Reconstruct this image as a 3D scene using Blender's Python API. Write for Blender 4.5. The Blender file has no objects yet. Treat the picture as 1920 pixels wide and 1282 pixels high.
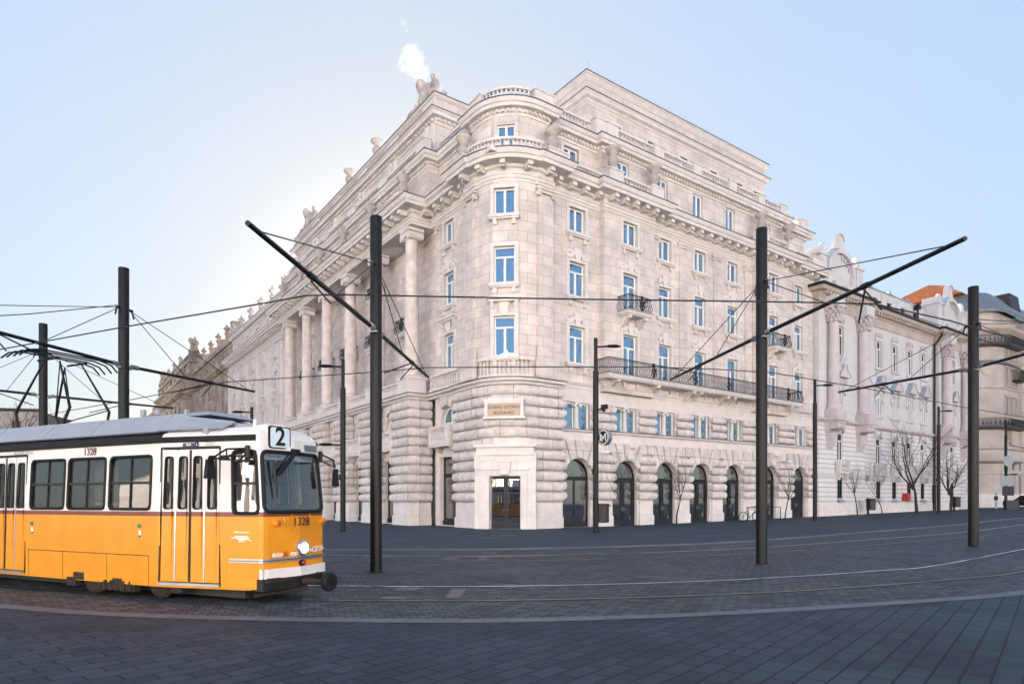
import bpy, math, random
from mathutils import Vector, Matrix
random.seed(7)
SC = bpy.context.scene
COL = SC.collection
R = math.radians

# ---------------------------------------------------------------- camera, sky, sun, exposure
EYE, HOR, FPX = 1.7, 940.0, 1212.0            # eye height, horizon row, focal length in photo pixels
cd = bpy.data.cameras.new('camera')
cam = bpy.data.objects.new('camera', cd); COL.objects.link(cam)
cam.location = (0, 0, EYE); cam.rotation_euler = (R(90), 0, 0)
cd.sensor_width = 36; cd.lens = 36*FPX/1920; cd.shift_y = (HOR-641)/1920
cd.clip_start = .1; cd.clip_end = 3000
SC.camera = cam
SUN_EL, SUN_AZ = 17.0, -9.0                   # degrees; azimuth clockwise from straight ahead
w = bpy.data.worlds.new('World'); SC.world = w; w.use_nodes = True
nt = w.node_tree; bg = nt.nodes['Background']
sky = nt.nodes.new('ShaderNodeTexSky'); sky.sky_type = 'NISHITA'; sky.sun_disc = False
sky.sun_elevation = R(SUN_EL); sky.sun_rotation = R(SUN_AZ)
sky.air_density = 1.0; sky.dust_density = 1.2; sky.ozone_density = 2.0; sky.altitude = 120
# the photograph holds both the sky and the shaded fronts: compress the sky's luminance evenly, keep its hue
def wm(op, x=None, y=None):
    n = nt.nodes.new('ShaderNodeMath'); n.operation = op
    for i, v in enumerate((x, y)):
        if v is None: continue
        if isinstance(v, (int, float)): n.inputs[i].default_value = v
        else: nt.links.new(v, n.inputs[i])
    return n.outputs[0]
bwn = nt.nodes.new('ShaderNodeRGBToBW'); nt.links.new(sky.outputs[0], bwn.inputs[0])
SKY_G, SKY_STR = .30, .050
fac = wm('POWER', wm('MAXIMUM', bwn.outputs[0], .02), SKY_G-1)
vs_ = nt.nodes.new('ShaderNodeVectorMath'); vs_.operation = 'SCALE'
nt.links.new(sky.outputs[0], vs_.inputs[0]); nt.links.new(fac, vs_.inputs['Scale'])
hs_ = nt.nodes.new('ShaderNodeHueSaturation'); hs_.inputs['Saturation'].default_value = .68
nt.links.new(vs_.outputs[0], hs_.inputs['Color']); tn_ = nt.nodes.new('ShaderNodeVectorMath'); tn_.operation = 'MULTIPLY'; tn_.inputs[1].default_value = (.80, .852, .895)
nt.links.new(hs_.outputs[0], tn_.inputs[0]); nt.links.new(tn_.outputs[0], bg.inputs[0])
bg.inputs[1].default_value = SKY_STR
sl = bpy.data.lights.new('sun', 'SUN'); sl.energy = 5.0; sl.angle = R(.5); sl.color = (1, .96, .92)
sun = bpy.data.objects.new('sun', sl); COL.objects.link(sun)
sd = Vector((math.sin(R(SUN_AZ))*math.cos(R(SUN_EL)), math.cos(R(SUN_AZ))*math.cos(R(SUN_EL)), math.sin(R(SUN_EL))))
sun.rotation_euler = sd.to_track_quat('Z', 'Y').to_euler(); sun.location = (0, 0, 60)
SC.view_settings.view_transform = 'Standard'; SC.view_settings.look = 'None'
SC.view_settings.exposure = 3.42; SC.view_settings.gamma = 1
SC.cycles.volume_bounces = 4
SC.cycles.use_denoising = True; SC.cycles.denoising_input_passes = 'RGB_ALBEDO_NORMAL'; SC.cycles.denoising_prefilter = 'ACCURATE'

# ---------------------------------------------------------------- helpers
def zg(X):                                    # the square climbs gently to the right
    t = min(X, 75)-8
    return .0165*(t+math.sqrt(t*t+4))/2
def at(x, y, Y): return Vector(((x-960)/FPX*Y, Y, EYE+(HOR-y)/FPX*Y))
def gp(x, y):                                 # the ground point seen at a photo pixel
    z = 0
    for _ in range(12):
        Y = FPX*(EYE-z)/(y-HOR); X = (x-960)/FPX*Y; z = zg(X)
    return Vector((X, Y, zg(X)))
def tag(o, label=None, cat=None, group=None, kind=None):
    if label: o['label'] = label
    if cat: o['category'] = cat
    if group: o['group'] = group
    if kind: o['kind'] = kind
    return o
def empty(name, loc=(0, 0, 0), rz=0, parent=None):
    o = bpy.data.objects.new(name, None); COL.objects.link(o); o.empty_display_size = .2
    o.location = loc; o.rotation_euler = (0, 0, rz); o.parent = parent
    return o
def kids(o): return [c for c in bpy.data.objects if c.parent == o]
def copy_tree(o, parent=None):
    c = o.copy(); COL.objects.link(c)
    if parent: c.parent = parent
    for ch in kids(o): copy_tree(ch, c)
    return c

class MB:
    """collects faces and links them as ONE mesh object"""
    def __init__(s): s.v = []; s.f = []; s.uv = []; s.m = Matrix()
    def add(s, pts): 
        n = len(s.v); s.v += [s.m @ Vector(p) for p in pts]; return n
    def face(s, pts, uv=None):
        n = s.add(pts); s.f.append(tuple(range(n, n+len(pts)))); s.uv.append(uv)
    def box(s, x0, x1, y0, y1, z0, z1, top=0):
        t = top
        n = s.add([(x0,y0,z0),(x1,y0,z0),(x1,y1,z0),(x0,y1,z0),(x0+t,y0+t,z1),(x1-t,y0+t,z1),(x1-t,y1-t,z1),(x0+t,y1-t,z1)])
        for q in ((0,3,2,1),(4,5,6,7),(0,1,5,4),(1,2,6,5),(2,3,7,6),(3,0,4,7)):
            s.f.append(tuple(n+i for i in q)); s.uv.append(None)
    def tube(s, pts, r, n=8, caps=True, close=False):
        pts = [Vector(p) for p in pts]; rs = r if isinstance(r, (list, tuple)) else [r]*len(pts)
        N = len(pts); base = len(s.v); up = None
        for i, p in enumerate(pts):
            if close: d = pts[(i+1) % N]-pts[i-1]
            else: d = pts[min(i+1, N-1)]-pts[max(i-1, 0)]
            d.normalize()
            if up is None: up = Vector((0,0,1)) if abs(d.z) < .9 else Vector((1,0,0))
            a = d.cross(up); 
            if a.length < 1e-4: a = d.cross(Vector((0,1,0)))
            a.normalize(); b = a.cross(d); up = b
            s.add([p+(a*math.cos(2*math.pi*k/n)+b*math.sin(2*math.pi*k/n))*rs[i] for k in range(n)])
        for i in range(N if close else N-1):
            j = (i+1) % N
            for k in range(n):
                l = (k+1) % n
                s.f.append((base+i*n+k, base+i*n+l, base+j*n+l, base+j*n+k)); s.uv.append(None)
        if caps and not close:
            s.f.append(tuple(base+k for k in reversed(range(n)))); s.uv.append(None)
            s.f.append(tuple(base+(N-1)*n+k for k in range(n))); s.uv.append(None)
    def lathe(s, prof, c=(0,0,0), n=12, axis='z', caps=True):
        base = len(s.v); N = len(prof)
        for r, z in prof:
            ring = []
            for k in range(n):
                a = 2*math.pi*k/n; x, y = r*math.cos(a), r*math.sin(a)
                ring.append((c[0]+x, c[1]+y, c[2]+z) if axis == 'z' else ((c[0]+z, c[1]+x, c[2]+y) if axis == 'x' else (c[0]+y, c[1]+z, c[2]+x)))
            s.add(ring)
        for i in range(N-1):
            for k in range(n):
                l = (k+1) % n
                s.f.append((base+i*n+k, base+i*n+l, base+(i+1)*n+l, base+(i+1)*n+k)); s.uv.append(None)
        if caps:
            s.f.append(tuple(base+k for k in reversed(range(n)))); s.uv.append(None)
            s.f.append(tuple(base+(N-1)*n+k for k in range(n))); s.uv.append(None)
    def sphere(s, c, r, n=10, m=7):
        rx, ry, rz = r if isinstance(r, (tuple, list)) else (r, r, r)
        base = len(s.v)
        s.add([(c[0], c[1], c[2]-rz)])
        for i in range(1, m):
            t = -math.pi/2+math.pi*i/m
            s.add([(c[0]+rx*math.cos(t)*math.cos(2*math.pi*k/n), c[1]+ry*math.cos(t)*math.sin(2*math.pi*k/n), c[2]+rz*math.sin(t)) for k in range(n)])
        s.add([(c[0], c[1], c[2]+rz)])
        def V(i, k): return base+1+(i-1)*n+k % n
        for k in range(n):
            s.f.append((base, V(1, k+1), V(1, k))); s.uv.append(None)
            s.f.append((V(m-1, k), V(m-1, k+1), base+1+(m-1)*n)); s.uv.append(None)
            for i in range(1, m-1):
                s.f.append((V(i, k), V(i, k+1), V(i+1, k+1), V(i+1, k))); s.uv.append(None)
    def prism(s, poly, fn, d0, d1, inset=0):
        """poly in 2D, fn(u,v,d) -> point; extruded from d0 to d1, the far face drawn in by inset"""
        n = len(poly); cx = sum(p[0] for p in poly)/n; cy = sum(p[1] for p in poly)/n
        A = [fn(u, v, d0) for u, v in poly]
        k = 1-inset
        if inset:
            M = [fn(u, v, d0+(d1-d0)*.6) for u, v in poly]
            B = [fn(cx+(u-cx)*k, cy+(v-cy)*k, d1) for u, v in poly]
            L = [A, M, B]
        else: L = [A, [fn(u, v, d1) for u, v in poly]]
        b = [s.add(q) for q in L]
        for q in range(len(L)-1):
            for i in range(n):
                j = (i+1) % n
                s.f.append((b[q]+i, b[q]+j, b[q+1]+j, b[q+1]+i)); s.uv.append(None)
        s.f.append(tuple(b[-1]+i for i in range(n))); s.uv.append(None)
        s.f.append(tuple(b[0]+i for i in reversed(range(n)))); s.uv.append(None)
    def sweep(s, path, prof, caps=True, zf=None, jit=0, row=None):
        """profile of (outward, z) carried along a plan path with mitred corners; outward = right hand"""
        N = len(path); base = len(s.v); m = len(prof); nr = norms(path); L = 0; us = []
        for i, (x, y) in enumerate(path):
            if i: L += math.hypot(x-path[i-1][0], y-path[i-1][1])
            us.append(L); dz = zf(x, y) if zf else 0
            s.add([(x+nr[i][0]*(d+(random.uniform(-jit, jit) if d > .05 else 0)), y+nr[i][1]*d, z+dz) for d, z in prof])
        acc = [0]
        for k in range(1, m): acc.append(acc[-1]+math.hypot(prof[k][0]-prof[k-1][0], prof[k][1]-prof[k-1][1]))
        V0 = [prof[0][1]+c for c in acc]
        if row is not None: V0 = [row+.02+.96*c/acc[-1] for c in acc]
        for i in range(N-1):
            for k in range(m-1):
                a = base+i*m+k
                s.f.append((a, a+m, a+m+1, a+1))
                s.uv.append([(us[i], V0[k]), (us[i+1], V0[k]), (us[i+1], V0[k+1]), (us[i], V0[k+1])])
        if caps:
            s.f.append(tuple(base+k for k in range(m))); s.uv.append(None)
            s.f.append(tuple(base+(N-1)*m+k for k in reversed(range(m)))); s.uv.append(None)
    def wall(s, path, z0, z1, holes=(), depth=.3, zf=None, back=True):
        """wall sheet along a plan path; holes (s0,s1,za,zb[,'arch']) get reveals going inward"""
        cum = [0]
        for i in range(1, len(path)): cum.append(cum[-1]+math.hypot(path[i][0]-path[i-1][0], path[i][1]-path[i-1][1]))
        nr = norms(path)
        def pt(u, d=0):
            u = min(max(u, 0), cum[-1]); i = 0
            while i < len(cum)-2 and u > cum[i+1]: i += 1
            t = (u-cum[i])/max(cum[i+1]-cum[i], 1e-9)
            x = path[i][0]*(1-t)+path[i+1][0]*t; y = path[i][1]*(1-t)+path[i+1][1]*t
            dx, dy = path[i+1][0]-path[i][0], path[i+1][1]-path[i][1]; l = math.hypot(dx, dy) or 1
            return (x+dy/l*d, y-dx/l*d)
        def P(u, z, d=0):
            x, y = pt(u, d); return (x, y, z+(zf(x, y) if zf else 0))
        S = sorted(set([round(c, 5) for c in cum]+[round(h[i], 5) for h in holes for i in (0, 1)]))
        Z = sorted(set([z0, z1]+[h[i] for h in holes for i in (2, 3)]))
        for a, b in zip(S, S[1:]):
            if b-a < 1e-4: continue
            for c, d in zip(Z, Z[1:]):
                um, zm = (a+b)/2, (c+d)/2
                if any(h[0] < um < h[1] and h[2] < zm < h[3] for h in holes): continue
                s.face([P(a+1e-6, c), P(b-1e-6, c), P(b-1e-6, d), P(a+1e-6, d)], [(a, c), (b, c), (b, d), (a, d)])
        for h in holes:
            a, b, c, d = h[:4]
            if len(h) > 4:
                r = (b-a)/2; m = (a+b)/2; zs = d-r
                arc = [(m-r*math.cos(math.pi*k/12), zs+r*math.sin(math.pi*k/12)) for k in range(13)]
                for k in range(12):
                    cu = a if k < 6 else b
                    (u0, w0), (u1, w1) = arc[k], arc[k+1]
                    s.face([P(u0, w0), P(u1, w1), P(cu, d)], [(u0, w0), (u1, w1), (cu, d)])
                edge = [(a, c)]+arc+[(b, c)]
            else: edge = [(a, c), (a, d), (b, d), (b, c)]
            for (u0, w0), (u1, w1) in zip(edge, edge[1:]+edge[:1]):
                s.face([P(u0, w0), P(u0, w0, -depth), P(u1, w1, -depth), P(u1, w1)], [(u0, w0), (u0+depth, w0), (u1+depth, w1), (u1, w1)])
    def deform(s, fn): s.v = [Vector(fn(p)) for p in s.v]
    def build(s, name, mat, parent=None, sharp=32, smooth=True):
        me = bpy.data.meshes.new(name)
        me.from_pydata([tuple(p) for p in s.v], [], s.f); me.materials.append(mat)
        ul = me.uv_layers.new(name='UVMap')
        me.update()
        k = 0; buf = []
        for p, uv in zip(me.polygons, s.uv):
            if uv: buf += [c for q in uv for c in q]
            else:
                n = p.normal
                for vi in p.vertices:
                    co = me.vertices[vi].co
                    if abs(n.z) > .75: buf += [co.x, co.y]
                    else:
                        h = math.hypot(n.x, n.y) or 1
                        buf += [(-co.x*n.y+co.y*n.x)/h, co.z]
        ul.data.foreach_set('uv', buf)
        if smooth:
            me.shade_smooth(); me.set_sharp_from_angle(angle=R(sharp))
        o = bpy.data.objects.new(name, me); COL.objects.link(o); o.parent = parent
        return o
def norms(path):
    N = len(path); seg = []
    for i in range(N-1):
        dx, dy = path[i+1][0]-path[i][0], path[i+1][1]-path[i][1]; l = math.hypot(dx, dy) or 1
        seg.append((dy/l, -dx/l))
    out = []
    for i in range(N):
        a = seg[max(i-1, 0)]; b = seg[min(i, N-2)]
        x, y = a[0]+b[0], a[1]+b[1]; k = 1+a[0]*b[0]+a[1]*b[1]
        out.append((x/max(k, .2), y/max(k, .2)))
    return out
def inst(src_mesh_obj, name, parent, loc, rz):
    o = bpy.data.objects.new(name, src_mesh_obj if isinstance(src_mesh_obj, bpy.types.Mesh) else src_mesh_obj.data)
    COL.objects.link(o); o.parent = parent; o.location = loc; o.rotation_euler = (0, 0, rz)
    return o
def text(body, size, mat, name, parent, loc, rot, depth=.004, align='CENTER', sx=1, bold=0):
    c = bpy.data.curves.new(name, 'FONT'); c.body = body; c.size = size; c.extrude = depth; c.align_x = align; c.align_y = 'CENTER'; c.offset = size*bold
    t = bpy.data.objects.new(name, c); COL.objects.link(t)
    bpy.context.view_layer.update()
    me = bpy.data.meshes.new_from_object(t.evaluated_get(bpy.context.evaluated_depsgraph_get()))
    bpy.data.objects.remove(t); me.materials.clear(); me.materials.append(mat)
    o = bpy.data.objects.new(name, me); COL.objects.link(o); o.parent = parent
    o.matrix_local = Matrix.Translation(loc) @ rot @ Matrix.Diagonal((sx, 1, 1, 1))
    return o

# ---------------------------------------------------------------- materials
def mat(name, col=(.5,.5,.5), rough=.6, metal=0, spec=.5, noise=0, nscale=2.0, bump=0, bscale=8.0, brick=None, uv=False, col2=None, coords='Object', trans=0, emit=None):
    m = bpy.data.materials.new(name); m.use_nodes = True; t = m.node_tree; N = t.nodes; L = t.links
    b = N['Principled BSDF']; b.inputs['Roughness'].default_value = rough; b.inputs['Metallic'].default_value = metal
    b.inputs['Specular IOR Level'].default_value = spec
    b.inputs['Base Color'].default_value = (*col, 1)
    tc = N.new('ShaderNodeTexCoord'); src = None
    if emit: b.inputs['Emission Color'].default_value = (*emit[0], 1); b.inputs['Emission Strength'].default_value = emit[1]
    hgt = None
    if brick:
        bt = N.new('ShaderNodeTexBrick'); bw, bh, ms, var, mcol = brick[:5]
        mp = N.new('ShaderNodeMapping'); mp.inputs['Rotation'].default_value = (0, 0, R(brick[5]) if len(brick) > 5 else 0)
        L.new(tc.outputs['UV' if uv else 'Object'], mp.inputs[0]); L.new(mp.outputs[0], bt.inputs['Vector'])
        bt.inputs['Scale'].default_value = 1; bt.inputs['Brick Width'].default_value = bw; bt.inputs['Row Height'].default_value = bh
        bt.inputs['Mortar Size'].default_value = ms; bt.inputs['Mortar Smooth'].default_value = .3; bt.inputs['Bias'].default_value = 0
        c2 = col2 or col
        bt.inputs['Color1'].default_value = (*[c*(1+var) for c in col], 1); bt.inputs['Color2'].default_value = (*[c*(1-var) for c in c2], 1)
        bt.inputs['Mortar'].default_value = (*mcol, 1); src = bt.outputs['Color']; hgt = bt.outputs['Fac']
    if noise:
        nz = N.new('ShaderNodeTexNoise'); nz.inputs['Scale'].default_value = nscale; nz.inputs['Detail'].default_value = 6; nz.inputs['Roughness'].default_value = .6
        L.new(tc.outputs['Object'], nz.inputs['Vector'])
        rp = N.new('ShaderNodeMapRange'); rp.inputs['From Min'].default_value = .3; rp.inputs['From Max'].default_value = .7
        rp.inputs['To Min'].default_value = 1-noise; rp.inputs['To Max'].default_value = 1+noise
        L.new(nz.outputs['Fac'], rp.inputs['Value'])
        mx = N.new('ShaderNodeVectorMath'); mx.operation = 'SCALE'
        if src is not None: L.new(src, mx.inputs[0])
        else: mx.inputs[0].default_value = col
        L.new(rp.outputs[0], mx.inputs['Scale']); src = mx.outputs[0]
    if src is not None: L.new(src, b.inputs['Base Color'])
    if bump:
        bn = N.new('ShaderNodeTexNoise'); bn.inputs['Scale'].default_value = bscale; bn.inputs['Detail'].default_value = 8; bn.inputs['Roughness'].default_value = .65
        L.new(tc.outputs['Object'], bn.inputs['Vector'])
        bp = N.new('ShaderNodeBump'); bp.inputs['Strength'].default_value = min(bump, 1); bp.inputs['Distance'].default_value = .05*max(bump, 1)
        L.new(bn.outputs['Fac'], bp.inputs['Height']); L.new(bp.outputs[0], b.inputs['Normal'])
        if hgt is not None:
            b2 = N.new('ShaderNodeBump'); b2.invert = True; b2.inputs['Strength'].default_value = .6; b2.inputs['Distance'].default_value = .012
            L.new(hgt, b2.inputs['Height']); L.new(bp.outputs[0], b2.inputs['Normal']); L.new(b2.outputs[0], b.inputs['Normal'])
    return m
def glassy(name, tint, refl=.5, rough=.02, clear=0.0, wav=0.0, rc=(1, 1, 1)):
    """window glass: a dark room behind a reflecting pane; clear lets that share of light through"""
    m = bpy.data.materials.new(name); m.use_nodes = True; t = m.node_tree; N = t.nodes; L = t.links
    N.remove(N['Principled BSDF']); out = N['Material Output']
    g = N.new('ShaderNodeBsdfGlossy'); g.inputs['Roughness'].default_value = rough; g.inputs['Color'].default_value = (*rc, 1)
    d = N.new('ShaderNodeBsdfDiffuse'); d.inputs['Color'].default_value = (*tint, 1)
    body = d.outputs[0]
    if clear:
        tr = N.new('ShaderNodeBsdfTransparent'); tr.inputs['Color'].default_value = (.86, .88, .88, 1)
        mc = N.new('ShaderNodeMixShader'); mc.inputs[0].default_value = clear
        L.new(d.outputs[0], mc.inputs[1]); L.new(tr.outputs[0], mc.inputs[2]); body = mc.outputs[0]
    lw = N.new('ShaderNodeLayerWeight'); lw.inputs['Blend'].default_value = .5
    pw_ = N.new('ShaderNodeMath'); pw_.operation = 'POWER'; pw_.inputs[1].default_value = 4.5; L.new(lw.outputs['Facing'], pw_.inputs[0])
    mr = N.new('ShaderNodeMapRange'); mr.inputs['To Min'].default_value = refl; mr.inputs['To Max'].default_value = 1
    L.new(pw_.outputs[0], mr.inputs['Value'])
    mx = N.new('ShaderNodeMixShader'); L.new(mr.outputs[0], mx.inputs[0]); L.new(body, mx.inputs[1]); L.new(g.outputs[0], mx.inputs[2])
    L.new(mx.outputs[0], out.inputs[0])
    if wav:
        tc = N.new('ShaderNodeTexCoord'); nz = N.new('ShaderNodeTexNoise'); nz.inputs['Scale'].default_value = 1.3
        L.new(tc.outputs['Object'], nz.inputs['Vector']); bp = N.new('ShaderNodeBump'); bp.inputs['Strength'].default_value = wav; bp.inputs['Distance'].default_value = .02
        L.new(nz.outputs['Fac'], bp.inputs['Height']); L.new(bp.outputs[0], g.inputs['Normal'])
    return m
STONE = (.60, .515, .485)
M = {
 'ashlar': mat('pink_ashlar', STONE, .75, 0, .3, .17, .9, .2, 14, (1.25, .62, .012, .10, (.28, .23, .215)), True, (.605, .545, .525)),
 'stone': mat('smooth_stone', (.64, .588, .57), .75, 0, .3, .10, 1.6, .12, 12),
 'rock': mat('rock_faced_stone', (.605, .548, .53), .85, 0, .2, .18, 2.2, 1.0, 5.0, (1.5, 1, .020, .08, (.27, .22, .21)), True),  # mortar tone darkens the grooves: dirt plus shade contrast put into the colour
 'plinth': mat('pale_plinth_stone', (.68, .635, .615), .7, 0, .3, .10, 1.5, .12, 10, (1.6, .83, .004, .04, (.42, .37, .35)), True),
 'column': mat('column_stone', (.62, .535, .515), .75, 0, .3, .18, 1.7, .12, 12),
 'sooty': mat('sooty_stone', (.33, .275, .23), .85, 0, .2, .45, .35, .3, 6, (1.1, .55, .008, .14, (.15, .115, .09)), True),
 'sootytrim': mat('sooty_trim', (.36, .30, .25), .85, 0, .2, .42, .5, .3, 6),
 'white': mat('white_window_paint', (.80, .77, .74), .4),
 'dark': mat('anthracite_paint', (.012, .016, .022), .4, 0, .3),
 'iron': mat('black_iron', (.007, .007, .009), .45, .0, .3),
 'pole': mat('pole_paint', (.005, .0055, .007), .45, .0, .25, .15, 3),
 'glass': glassy('sky_tinted_glass', (.012, .02, .035), .55, .01, 0, .07, (.54, .79, 1)),  # gloss tint paints extra sky blue into the reflections
 'glassdark': glassy('dark_shop_glass', (.02, .02, .024), .30, .01, 0, .04),
 'glassold': glassy('old_window_glass', (.022, .026, .034), .025, .02, 0, .05),
 'zinc': mat('zinc_flashing', (.34, .40, .46), .5, .4),
 'plaster': mat('white_plaster', (.575, .555, .56), .8, 0, .3, .06, .8, .1, 10, (2.4, .72, .006, .02, (.45, .43, .43)), True),
 'plaster_trim': mat('white_plaster_trim', (.56, .54, .545), .8, 0, .3, .10, 1.2, .25, 9),
 'pinkcol': mat('pale_pink_stone', (.52, .46, .475), .8, 0, .3, .12, 1.2, .25, 9),
 'banded': mat('banded_render', (.58, .535, .545), .8, 0, .3, .07, 1.0, .12, 10),
 'cream': mat('cream_render', (.46, .41, .385), .85, 0, .2, .18, .35, .15, 6),
 'creamtrim': mat('cream_trim', (.46, .40, .36), .85, 0, .2, .15, .8, .15, 6),
 'tiles': mat('orange_roof_tiles', (.36, .13, .06), .8, 0, .2, .2, 3, .3, 9, (.3, .35, .03, .15, (.25, .09, .05)), True),
 'slate': mat('dark_slate', (.05, .05, .055), .7, 0, .3, .2, 2, .3, 9),
 'shadowroom': mat('dark_interior', (.02, .02, .022), .9),
 'pavers': mat('plaza_pavers', (.027, .040, .057), .7, 0, .22, .30, .5, .16, 30, (.47, .235, .013, .12, (.006, .007, .009), -49.9), False, (.021, .033, .048)),
 'setts': mat('granite_setts', (.064, .078, .091), .65, 0, .25, .30, .6, .4, 25, (.24, .16, .02, .32, (.014, .015, .018)), True, (.041, .048, .057)),
 'walk': mat('pavement_slabs', (.050, .066, .083), .8, 0, .15, .2, .35, .12, 30, (.2, .1, .004, .08, (.045, .048, .055)), False),
 'kerb': mat('granite_kerb', (.085, .10, .125), .6, 0, .4, .14, 2, .15, 25, (.72, 5, .008, .07, (.03, .03, .035)), True),
 'patch': mat('concrete_patch', (.12, .12, .125), .75, 0, .3, .12, 4, .1, 20),
 'ground': mat('asphalt', (.05, .053, .06), .85, 0, .2, .15, 1, .2, 30),
 'rail': mat('polished_rail', (.78, .80, .84), .28, 1, .5, .1, 6),
 'bronze': mat('worn_rail', (.26, .22, .19), .38, 1, .5, .15, 5),
 'groove': mat('rail_groove', (.010, .009, .009), .7),
 'wire': mat('dark_wire', (.012, .012, .014), .5),
 'steel': mat('galvanised_steel', (.28, .29, .31), .45, .7),
 'bark': mat('bare_bark', (.05, .04, .036), .9, 0, .2, .25, 8, .3, 20),
 'red': mat('red_paint', (.45, .02, .025), .4),
 'green': mat('green_frame_paint', (.02, .16, .07), .35),
 'rubber': mat('black_rubber', (.007, .007, .008), .7, 0, .3),
 'brown': mat('dark_brown_metal', (.03, .019, .018), .5, 0, .4),
 'signgrey': mat('sign_back_grey', (.20, .24, .27), .5, .3),
 'signwhite': mat('sign_white', (.75, .76, .78), .4),
 'plaque': mat('tan_plaque', (.50, .38, .29), .7, 0, .3, .1, 6),
 'engraved': mat('engraved_letters', (.09, .055, .04), .7),
 'inkdark': mat('dark_lettering', (.05, .018, .02), .5),
 'inkwhite': mat('white_lettering', (.85, .85, .85), .5),
 'inkgrey': mat('grey_lettering', (.35, .34, .36), .5),
 'inknavy': mat('navy_lettering', (.02, .015, .08), .5),
 'skin': mat('skin', (.50, .30, .22), .55),
 'shirt': mat('pale_blue_shirt', (.28, .40, .58), .8),
 'cloth': mat('dark_clothing', (.03, .035, .05), .85),
 'whitecloth': mat('white_clothing', (.65, .68, .72), .85),
 'hair': mat('dark_hair', (.03, .02, .015), .7),
 'darkcarving': mat('darkened_carving', (.42, .375, .355), .85, 0, .2, .3, 1.6, .4, 9),  # worn stone, toned darker to offset the strong light on roof figures
 'flash': mat('dark_flashing', (.10, .10, .115), .5, .3),
}

# ---------------------------------------------------------------- the square: paving, tracks, kerbs
def smooth(pts, n=14):
    P = [Vector((p[0], p[1])) for p in pts]; P = [P[0]*2-P[1]]+P+[P[-1]*2-P[-2]]; out = []
    for i in range(1, len(P)-2):
        a, b, c, d = P[i-1:i+3]
        for k in range(n):
            t = k/n
            out.append(.5*((2*b)+(c-a)*t+(2*a-5*b+4*c-d)*t*t+(3*b-a-3*c+d)*t**3))
    out.append(P[-2]); return [(p.x, p.y) for p in out]
def offset(path, d): return [(p[0]+n[0]*d, p[1]+n[1]*d) for p, n in zip(path, norms(path))]
def G(l): return [tuple(gp(x, y)[:2]) for x, y in l]
def length(path):
    L = [0]
    for a, b in zip(path, path[1:]): L.append(L[-1]+math.hypot(b[0]-a[0], b[1]-a[1]))
    return L
def strip(mb, A, B, dz, k=1, uvw=None):
    """sheet between two plan curves of equal sample count, lying dz above the ground"""
    LA = length(A)
    for i in range(len(A)-1):
        for q in range(k):
            pts = []; uv = []
            for ii, qq in ((i, q), (i, q+1), (i+1, q+1), (i+1, q)):
                t = qq/k; x = A[ii][0]*(1-t)+B[ii][0]*t; y = A[ii][1]*(1-t)+B[ii][1]*t
                pts.append((x, y, zg(x)+dz)); uv.append((LA[ii], math.hypot(x-A[ii][0], y-A[ii][1])))
            mb.face(pts[::-1], uv[::-1])

near = smooth([(-34, 33.5), (-22, 21.8), (-15.2, 16.2)]+G([(0, 1097), (146, 1110), (310, 1118), (500, 1123.5), (700, 1126.3), (960, 1125.5), (1220, 1119.6), (1439, 1111), (1639, 1098.5), (1790, 1085.5), (1920, 1071)])+[(19, 20.5), (30, 28.6), (48, 40.5), (70, 54)])
GA = -1.84
near2 = offset(near, GA)
far = smooth([(-38, 42), (-26, 31), (-16, 23.8), (-9.8, 19.9)]+G([(607, 1051), (800, 1052.4), (960, 1052), (1220, 1045.8), (1439, 1036), (1585, 1025.7), (1767, 1010.6), (1913, 996.6)])+[(44, 46.5), (70, 63)])
far2 = offset(far, -1.75)
band = smooth([(-40, 31), (-26, 20), (-18, 14.6), (-12.6, 11.9)]+G([(0, 1132), (175, 1145.5), (401, 1154), (700, 1159.6), (960, 1159.4), (1220, 1151.7), (1439, 1141.5), (1700, 1125), (1920, 1106)])+[(17, 16.2), (28, 24.5), (45, 35.8), (70, 51)])
kerbl = smooth([(-44, 50), (-30, 36.8), (-19, 28.2), (-12, 24.4)]+G([(600, 1031.5), (800, 1031.5), (960, 1030.5), (1220, 1024), (1417, 1015), (1657, 996)])+[(26, 37.8), (38, 47.5), (70, 68)])

def resamp(path, n):
    L = length(path); out = []; j = 0
    for k in range(n):
        u = L[-1]*k/(n-1)
        while j < len(L)-2 and L[j+1] < u: j += 1
        t = (u-L[j])/max(L[j+1]-L[j], 1e-9)
        out.append((path[j][0]*(1-t)+path[j+1][0]*t, path[j][1]*(1-t)+path[j+1][1]*t))
    return out

g = MB()                                            # the one ground sheet, out to the horizon
xs = [-1500, -400, -120]+list(range(-60, 80, 3))+[90, 140, 400, 1500]; ys = [-1500, -300, -60, -20, 0, 30, 60, 100, 160, 300, 2500]
for a, b in zip(xs, xs[1:]):
    for c, d in zip(ys, ys[1:]):
        g.face([(a, c, zg(a)-.05), (b, c, zg(b)-.05), (b, d, zg(b)-.05), (a, d, zg(a)-.05)])
tag(g.build('ground', M['ground'], smooth=False), kind='structure')
bandout = offset(band, .30)
pz = MB(); bx = [p for p in resamp(bandout, 160)]
strip(pz, bx, [(x*1.0, -14) for x, y in bx], 0, 10)
tag(pz.build('plaza', M['pavers'], smooth=False), kind='structure')
kb = MB(); strip(kb, resamp(band, 160), resamp(bandout, 160), .006)
tag(kb.build('kerb', M['kerb'], smooth=False), kind='structure')
tb = MB(); strip(tb, resamp(band, 220), resamp(kerbl, 220), .001, 12)
tag(tb.build('track_bed', M['setts'], smooth=False), kind='structure')
kin = offset(kerbl, -.3)
k2 = MB(); k2.sweep(resamp(kerbl, 140), [(0, -.05), (.0, .035), (-.02, .045), (-.3, .045)], caps=False, zf=lambda x, y: zg(x))
tag(k2.build('pavement_kerb', M['kerb'], smooth=False), kind='structure')
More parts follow.
